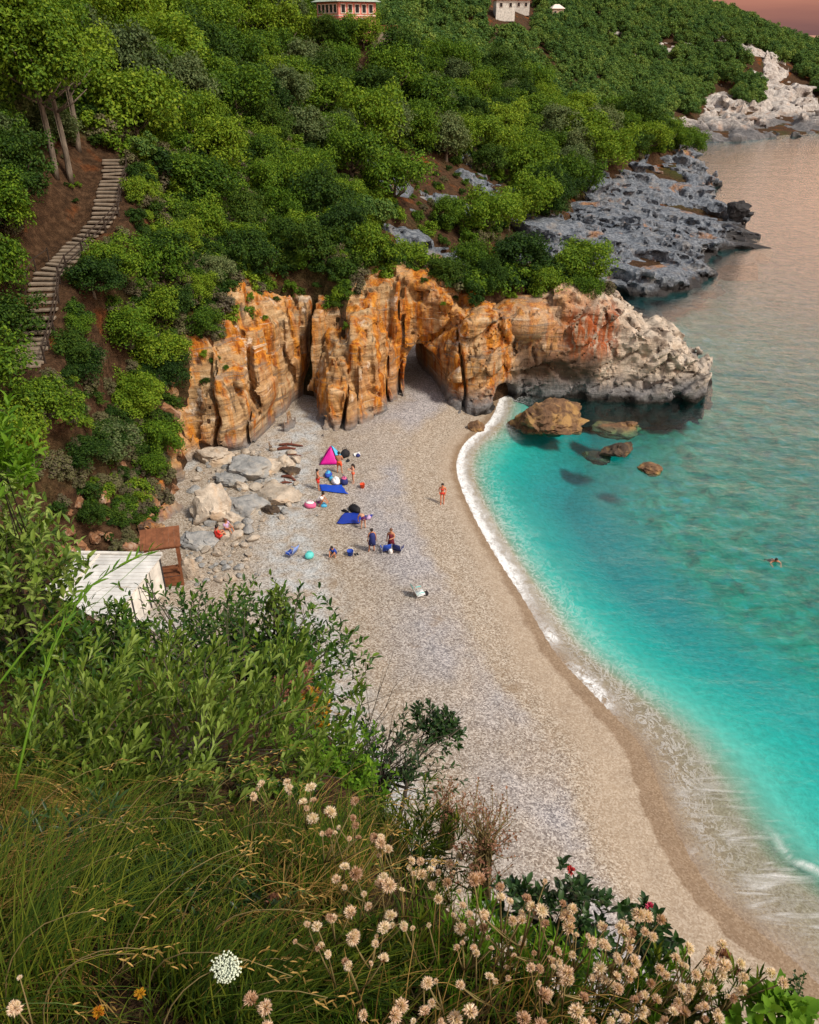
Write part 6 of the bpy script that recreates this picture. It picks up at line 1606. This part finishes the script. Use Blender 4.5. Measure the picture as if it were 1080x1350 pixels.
# shrubs, from the far edge of the slope to the lens
shrub(262, 868, 8.3, 1.08, 330, 9, .085, .036, M_laurel, 51, 'glossy dark leaved shrub below the white hut roof', tr=.008, sq=(1.05, .9, .72), up=.45)
shrub(372, 888, 7.9, .98, 330, 9, .085, .036, M_laurel, 52, 'glossy green shrub that ends the bushes against the open beach', tr=.008, sq=(.85, .9, .95), up=.45)
shrub(330, 1000, 6.2, .70, 200, 9, .07, .03, M_laurel, 53, 'dark glossy shrub below the golden leaved sprig', sq=(1.1, .9, .7))
shrub(55, 905, 6.8, .9, 320, 9, .10, .036, M_laurel, 54, 'dark leafy shrub at the edge left of the white hut', sq=(1, 1, 1.0))
shrub(10, 770, 6.3, .78, 260, 9, .10, .034, M_olive, 55, 'tall yellow green shrub in the left corner of the slope', sq=(.8, 1, 1.25), up=.7)
shrub(150, 862, 7.6, .45, 120, 9, .085, .034, M_laurel, 56, 'small leafy shrub whose sprigs cross the hut roof', sq=(.8, 1, 1.1), up=.7)
shrub(250, 985, 4.4, .74, 330, 12, .085, .021, M_olive, 57, 'pale olive green shrub with long upright leaves in the middle of the slope', 'olive_shrub', singles=280, blunt=1, up=.85, sq=(1.25, 1, .8), ang=.42, lean=(.35, .1, 0))
shrub(110, 1010, 4.6, .6, 230, 12, .08, .020, M_olive, 58, 'olive green shrub in grass left of the pale upright one', 'olive_shrub', blunt=1, up=.8, sq=(1.2, 1, .75), ang=.45, lean=(.35, .1, 0))
shrub(430, 1025, 5.0, .42, 260, 10, .045, .020, M_lime, 59, 'fresh bright green low shrub beside the grey twigs', sq=(1.1, 1, .8), up=.6)
shrub(495, 1020, 5.2, .50, 90, 8, .05, .022, M_deep, 60, 'sparse dark shrub with bare grey twigs at the edge of the slope', every=1, tr=.004, sq=(1.1, .9, .8), up=.3)
shrub(545, 1130, 3.5, .30, 220, 10, .06, .007, M_grass, 61, 'fine leaved green tuft left of the rust coloured plant', 'broom_shrub', twm=M_gstem, up=.85, sq=(1.3, 1, .9), ang=.4)
shrub(735, 1215, 2.75, .20, 120, 8, .040, .020, M_deep, 62, 'small dark green shrub with a crimson tip over the beach', sq=(1.4, 1, .8))
shrub(855, 1235, 2.35, .10, 40, 8, .032, .016, M_deep, 63, 'small dark leaved plant with a pink flower over the beach', 'leafy_plant', sq=(.9, 1, 1.3), up=.7)
shrub(1018, 1345, 1.95, .085, 26, 6, .045, .024, M_lime, 64, 'fresh green leafy plant in the bottom right corner', 'leafy_plant', up=.6)
shrub(640, 1110, 3.25, .24, 100, 7, .014, .009, M_rust, 65, 'rust coloured dry plant with tiny leaves leaning over the beach', 'dry_plant', twm=M_stem, every=1, tr=.0022, up=.55, sq=(.75, .9, 1.3), tw=.5)
shrub(590, 1065, 3.7, .16, 50, 7, .014, .009, M_rust, 66, 'small rust coloured dry plant above the larger rust one', 'dry_plant', twm=M_stem, every=1, tr=.002, up=.6, tw=.5)
shrub(390, 925, 7.0, .32, 46, 8, .07, .03, M_rust, 67, 'red brown withered sprig in front of the glossy shrub', 'dry_plant', up=.7, sq=(.8, .8, 1.3))
shrub(408, 940, 6.9, .20, 30, 8, .06, .03, M_gold, 68, 'golden yellow leaved sprig in front of the glossy shrub', 'dry_plant', up=.5)
shrub(2, 610, 4.3, .32, 46, 10, .085, .026, M_lime, 69, 'tall light green shoots against the dark slope on the left', 'leafy_shoots', up=.85, sq=(.7, .7, 1.4), every=12, tr=.003)
shrub(362, 800, 7.6, .22, 12, 14, .075, .034, M_olive, 70, 'upright sprig that sticks up over the beach from the glossy shrub', 'leafy_shoots', up=.92, sq=(.45, .5, 1.6), tw=1.6, every=1)
shrub(245, 1160, 3.2, .34, 110, 10, .07, .010, M_grass, 71, 'narrow leaved green tuft in the middle of the lower grass', 'broom_shrub', twm=M_gstem, up=.8, sq=(1.4, 1, .8), ang=.5)
shrub(80, 1170, 3.3, .42, 100, 10, .085, .014, M_deep, 72, 'dark narrow leaved shrub under the bowed straw on the left', 'broom_shrub', up=.6, sq=(1.3, 1, .8))
shrub(640, 1290, 2.35, .22, 120, 10, .06, .008, M_lime, 73, 'bright green feathery tuft under the pale seed heads', 'broom_shrub', twm=M_gstem, up=.88, sq=(1.4, 1, .9), ang=.4)
shrub(480, 1310, 2.25, .20, 90, 10, .055, .008, M_grass, 74, 'green feathery tuft in the lower middle of the slope', 'broom_shrub', twm=M_gstem, up=.85, sq=(1.4, 1, .9), ang=.4)
for k, (u, v, t_) in enumerate([(850, 1325, 2.2), (935, 1345, 2.1), (760, 1325, 2.25), (560, 1290, 2.3)]):
    shrub(u, v, t_, .17, 80, 10, .05, .007, M_grass if k % 2 else M_lime, 300 + k, ['green feathery tuft under the crowd of seed heads', 'low green tuft in the lower right corner below the beach', 'green tuft between the two bright feathery ones', 'dense green tuft in the lower middle below seed heads'][k], 'broom_shrub', twm=M_gstem, up=.85, sq=(1.4, 1, .8), ang=.4)
for k, (u, v, t_, R, m_) in enumerate([(60, 980, 5.6, .62, M_laurel), (190, 960, 5.9, .55, M_laurel), (20, 1090, 4.2, .45, M_deep), (340, 1080, 4.2, .34, M_laurel), (210, 1230, 2.9, .30, M_deep), (330, 1250, 2.7, .22, M_deep)]):
    shrub(u, v, t_, R, 190, 10, .06 if k < 2 else .045, .024 if k < 2 else .016, m_, 400 + k, ['dark leafy shrub under the yellow green shrub at the left edge', 'dark leafy shrub behind the pale upright shrub', 'very dark shrub in the shade low at the left edge', 'glossy low shrub right under the pale upright shrub', 'dark low plant in the grass above the white umbel flower', 'dark low plant right of the white umbel flower'][k], up=.55, sq=(1.3, 1, .75))
# little windswept tree on the edge
c = P(574, 962, 5.6); b0 = P(520, 1055, 5.4)
wt = empty('windswept_tree', b0, 0, 'little windswept tree leaning out over the beach from the slope edge', 'tree')
off = c - b0; m = MB()
m.tube([(0, 0, -.4), off * .25 + [.02, 0, .0], off * .6 + [-.03, 0, .0], off * .95], [.016, .013, .010, .004], 6)
for k in range(9):
    s = .35 + .07 * k; q = off * s; e = off + np.array([.22 * math.sin(k * 2.1), .15 * math.cos(k * 1.7), .10 * math.cos(k)]); m.tube([q, (q + e) / 2 + [0, 0, .02], e], [.006, .0045, .002], 4)
m.tube([off * .3, off * .3 + [.12, 0, .06], off * .3 + [.26, .05, .05]], [.006, .004, .002], 4); m.tube([off * .4, off * .4 + [-.14, 0, .1], off * .4 + [-.2, .05, .2]], [.005, .003, .001], 4)
m.put('trunk', M_twig, wt)
(C, D, N, Ls, Ws), _ = bush(c, .24, 90, 9, .045, .022, 81, up=.35, sq=(1, .8, .75))
C = C + off + np.outer(C[:, 0], [0, 0, -.45])
V, Q, T = leaf6(C, D, N, Ls, Ws); put('crown', mesh_np('crown', V, Q, T), M_deep, wt)
# bare grey twigs
def twigs(u, v, t_, n, L, seed, label):
    p = P(u, v, t_); g = mz(p[0], p[1]); o = empty('bare_twigs', (p[0], p[1], max(g, p[2] - .5)), 0, label, 'dead branch'); r = np.random.default_rng(seed); m = MB()
    for i in range(n):
        a = np.zeros(3); d = np.array([r.normal() * .8 + .2, r.normal() * .5, r.uniform(.15, .9)]); d /= np.linalg.norm(d); path = [a]
        for k in range(5): d = d + r.normal(size=3) * .28; d /= np.linalg.norm(d); path.append(path[-1] + d * L / 5 * r.uniform(.7, 1.2))
        m.tube(path, [.006, .005, .004, .003, .002, .0012], 4)
        for k in (2, 3, 4): e = d + r.normal(size=3) * .6; m.tube([path[k], path[k] + e * L * .14, path[k] + e * L * .26 + r.normal(size=3) * .02], [.003, .002, .001], 3)
    m.put('branch', M_twig, o)
twigs(470, 1010, 5.3, 16, .8, 91, 'tangle of bare grey twigs at the edge above the bright green shrub')
twigs(320, 930, 7.0, 7, 1.0, 92, 'long bare grey branches lying across the glossy shrub')
twigs(140, 830, 6.9, 5, .8, 93, 'few bare twigs standing before the hut roof')
# long out-of-line grass stem that crosses the hut roof
for k, (u0, v0, t0, u1, v1, t1) in enumerate([(-30, 940, 3.4, 205, 745, 3.9), (20, 1040, 3.2, 120, 800, 3.6)]):
    a, b = P(u0, v0, t0), P(u1, v1, t1); o = empty('grass_stem', a, 0, ['long green stem crossing in front of the white hut roof', 'green stem bending up over dark shrub left of the hut'][k], 'grass stem'); d = b - a
    path = [d * s + np.array([0, 0, .16 * math.sin(s * 2.6)]) - d * 0 for s in np.linspace(0, 1, 9)]
    MB().tube(path, [.0065 * (1 - .75 * s) for s in np.linspace(0, 1, 9)], 5).put('stem', M_lime, o)
    n = 22; s = np.linspace(.45, 1, n); C = np.array([d * q + np.array([0, 0, .16 * math.sin(q * 2.6)]) for q in s]); r = np.random.default_rng(k)
    V, Q, T = leaf6(C, np.tile(d / np.linalg.norm(d), (n, 1)) + r.normal(size=(n, 3)) * .35, r.normal(size=(n, 3)), np.full(n, .075), np.full(n, .012)); put('leaf_blades', mesh_np('leaf_blades', V, Q, T), M_lime, o)

# pale fluffy seed heads on brown stalks
heads = []
for k in range(8):
    r = np.random.default_rng(70 + k); n = 210
    d = r.normal(size=(n, 3)); d[:, 2] = np.abs(d[:, 2]) * (.5 + .25 * (k % 4)) + .05; d /= np.linalg.norm(d, axis=1, keepdims=True)
    V, Q, T = leaf6(d * .15, d, np.cross(d, r.normal(size=(n, 3))), r.uniform(.55, .9, n), np.full(n, .15), .1, .1 * (k % 3))
    me = mesh_np('seed_head', V, Q, T); me.materials.append(M_fluff2 if k >= 7 else M_fluff); heads.append(me)
cal = []
for k in range(2):
    r = np.random.default_rng(80 + k); n = 34; d = r.normal(size=(n, 3)); d[:, 2] = d[:, 2] * .5 - .35; d /= np.linalg.norm(d, axis=1, keepdims=True)
    V, Q, T = leaf6(d * .1, d + [0, 0, .55], d, np.full(n, .62), np.full(n, .26), .1, .1); me = mesh_np('calyx', V, Q, T); me.materials.append(M_calyx); cal.append(me)
def seed_plant(u, v, nh, spread_, r0, label, group, fresh=None, depth=.84):
    h = hit(u, min(v + 60, 1395)); 
    if h is None: h = P(u, v, 2.3)
    t_ = np.linalg.norm(h - np.array([0, 0, CAM_H])) / np.linalg.norm(ray(u, v)) * depth
    c = P(u, v, t_); g = mz(c[0], c[1] + .03)
    base = np.array([c[0] + fr_.normal() * .04, c[1] + .05, max(g, c[2] - .6)])
    o = empty('seed_head_plant', base, 0, label, 'dry flower', group); st = MB(); tops = []
    for k in range(nh):
        e = c - base + (0 if k == 0 else 1) * np.array([fr_.normal() * spread_, fr_.normal() * spread_ * .7, fr_.normal() * spread_ * .6])
        fk = (c - base) * .55
        st.tube([np.zeros(3) if k == 0 else fk, fk * .6 + e * .3 + [0, 0, .01] if k == 0 else (fk + e) / 2 + [0, 0, -.012], e], [.0026, .002, .0014], 5); tops.append(e)
    st.put('stem', M_stem, o)
    for e in tops:
        s = r0 * fr_.choice([.55, .75, .9, 1.05, 1.35]); rot = Euler((fr_.normal() * .35 - .25, fr_.normal() * .35, fr_.random() * 6.28))
        q = put('seed_head', heads[int(fr_.integers(8))], None, o); q.location = tuple(e); q.scale = (s, s, s * fr_.uniform(.8, 1.15)); q.rotation_euler = rot
        q = put('calyx', cal[int(fr_.integers(2))], None, q); q.location = (0, 0, 0)
manual = [(345, 1030, 3), (400, 1055, 5), (425, 1095, 4), (465, 1075, 3), (455, 1140, 3), (480, 1175, 3), (540, 1140, 4), (590, 1160, 5), (565, 1215, 1), (515, 1205, 3), (435, 1205, 4), (495, 1240, 4), (610, 1240, 4), (660, 1180, 3), (640, 1200, 4), (700, 1190, 4),
          (720, 1215, 3), (755, 1195, 3), (775, 1230, 3), (690, 1235, 4), (800, 1245, 3), (820, 1220, 2), (850, 1225, 4), (835, 1265, 5), (870, 1275, 4), (905, 1270, 3), (935, 1265, 4), (955, 1270, 3), (910, 1310, 5), (880, 1330, 4), (845, 1310, 3), (790, 1285, 3), (745, 1290, 3), (715, 1310, 2), (670, 1285, 3), (760, 1330, 3),
          (575, 1290, 3), (560, 1330, 4), (520, 1335, 3), (350, 1325, 2), (460, 1270, 2), (620, 1330, 2), (690, 1340, 2), (930, 1340, 3), (500, 1110, 3), (610, 1190, 3), (665, 1225, 2), (735, 1250, 3), (815, 1300, 3), (960, 1310, 2), (20, 1325, 2), (405, 1215, 2), (530, 1170, 3), (780, 1345, 3), (825, 1340, 3), (980, 1285, 2)]
manual += [(u + fr_.normal() * 22, v + fr_.normal() * 18, int(fr_.integers(1, 3))) for u, v, n in manual]
for u, v, n in manual:
    where = 'beside the bright green shrub' if v < 1150 and u < 500 else 'above the rust coloured plant' if v < 1185 else 'against the wet sand' if u > 780 else 'in the lower middle of the near slope'
    seed_plant(u, v + 4, n, .05 if v > 1150 else .06, .0150 if v > 1180 else .019, 'brown stalked plant with pale fluffy seed heads ' + where, 'pale seed heads on the near slope')
# one white umbel, yellow and orange dry flowers, coloured tips
def small_flower(u, v, t_, mat, label, r, kind):
    c = P(u, v, t_); g = mz(c[0], c[1]); base = np.array([c[0] - .02, c[1] + .06, max(g, c[2] - .5)])
    o = empty(kind, base, 0, label, 'flower'); e = c - base
    MB().tube([(0, 0, 0), e * .5 + [.01, 0, .01], e], [.002, .0017, .0014], 5).put('stem', M_gstem, o)
    rr = np.random.default_rng(int(u))
    if kind == 'umbel_flower':
        m = MB(); st2 = MB()
        for k in range(300):
            a = k * 2.4; q = r * math.sqrt(k / 300.); q *= 1 + .10 * math.sin(a * 3.3 + 1) + .06 * rr.normal(); d = np.array([q * math.cos(a), q * math.sin(a) * .7 - .004, .012 + .35 * q + .006 * rr.normal() + .5 * q * math.sin(a)]); m.ico(e + d, r * .085, 1, (1, 1, .7), .3, k)
            st2.tube([e, e + d], .0007, 3)
        m.put('floret', mat, o, kind='stuff'); st2.put('ray', M_gstem, o)
    else:
        n = 46; d = rr.normal(size=(n, 3)); d[:, 2] = np.abs(d[:, 2]); d /= np.linalg.norm(d, axis=1, keepdims=True)
        V, Q, T = leaf6(e + d * r * .15, d, np.cross(d, rr.normal(size=(n, 3))), np.full(n, r), np.full(n, r * .4), .15, .15); put('blossom', mesh_np('blossom', V, Q, T), mat, o)
small_flower(300, 1281, 1.95, M_umbel, 'single flat white umbel flower in the dark lower grass', .034, 'umbel_flower')
small_flower(185, 1310, 2.0, M_gold, 'golden dry flower in the lower left grass', .014, 'dry_flower')
small_flower(130, 1335, 1.95, M_gold, 'orange dry flower near the lower left corner', .015, 'dry_flower')
small_flower(362, 1190, 2.7, M_rust, 'rust coloured dry flower in the middle of the grass', .030, 'dry_flower')
small_flower(752, 1148, 2.75, M_redl, 'crimson leaf tip on the small dark shrub over the beach', .017, 'leaf_tip')
small_flower(857, 1196, 2.35, M_pinkl, 'pink flower on the small dark leaved plant', .014, 'pink_flower')
small_flower(955, 1262, 2.2, M_rust, 'red brown bud standing over the wet sand', .022, 'dry_flower')
small_flower(976, 1285, 2.15, M_rust, 'lower red brown bud standing over the wet sand', .019, 'dry_flower')
shrub(1046, 1305, 2.0, .05, 9, 12, .010, .006, M_deep, 75, 'thin dark seed stalk in front of the wave at the right edge', 'seed_stalk', twm=M_gstem, up=.95, sq=(.5, .5, 2.2), tw=2.0, every=1, tr=.0016)
print('done', round(time.time() - T0, 1))
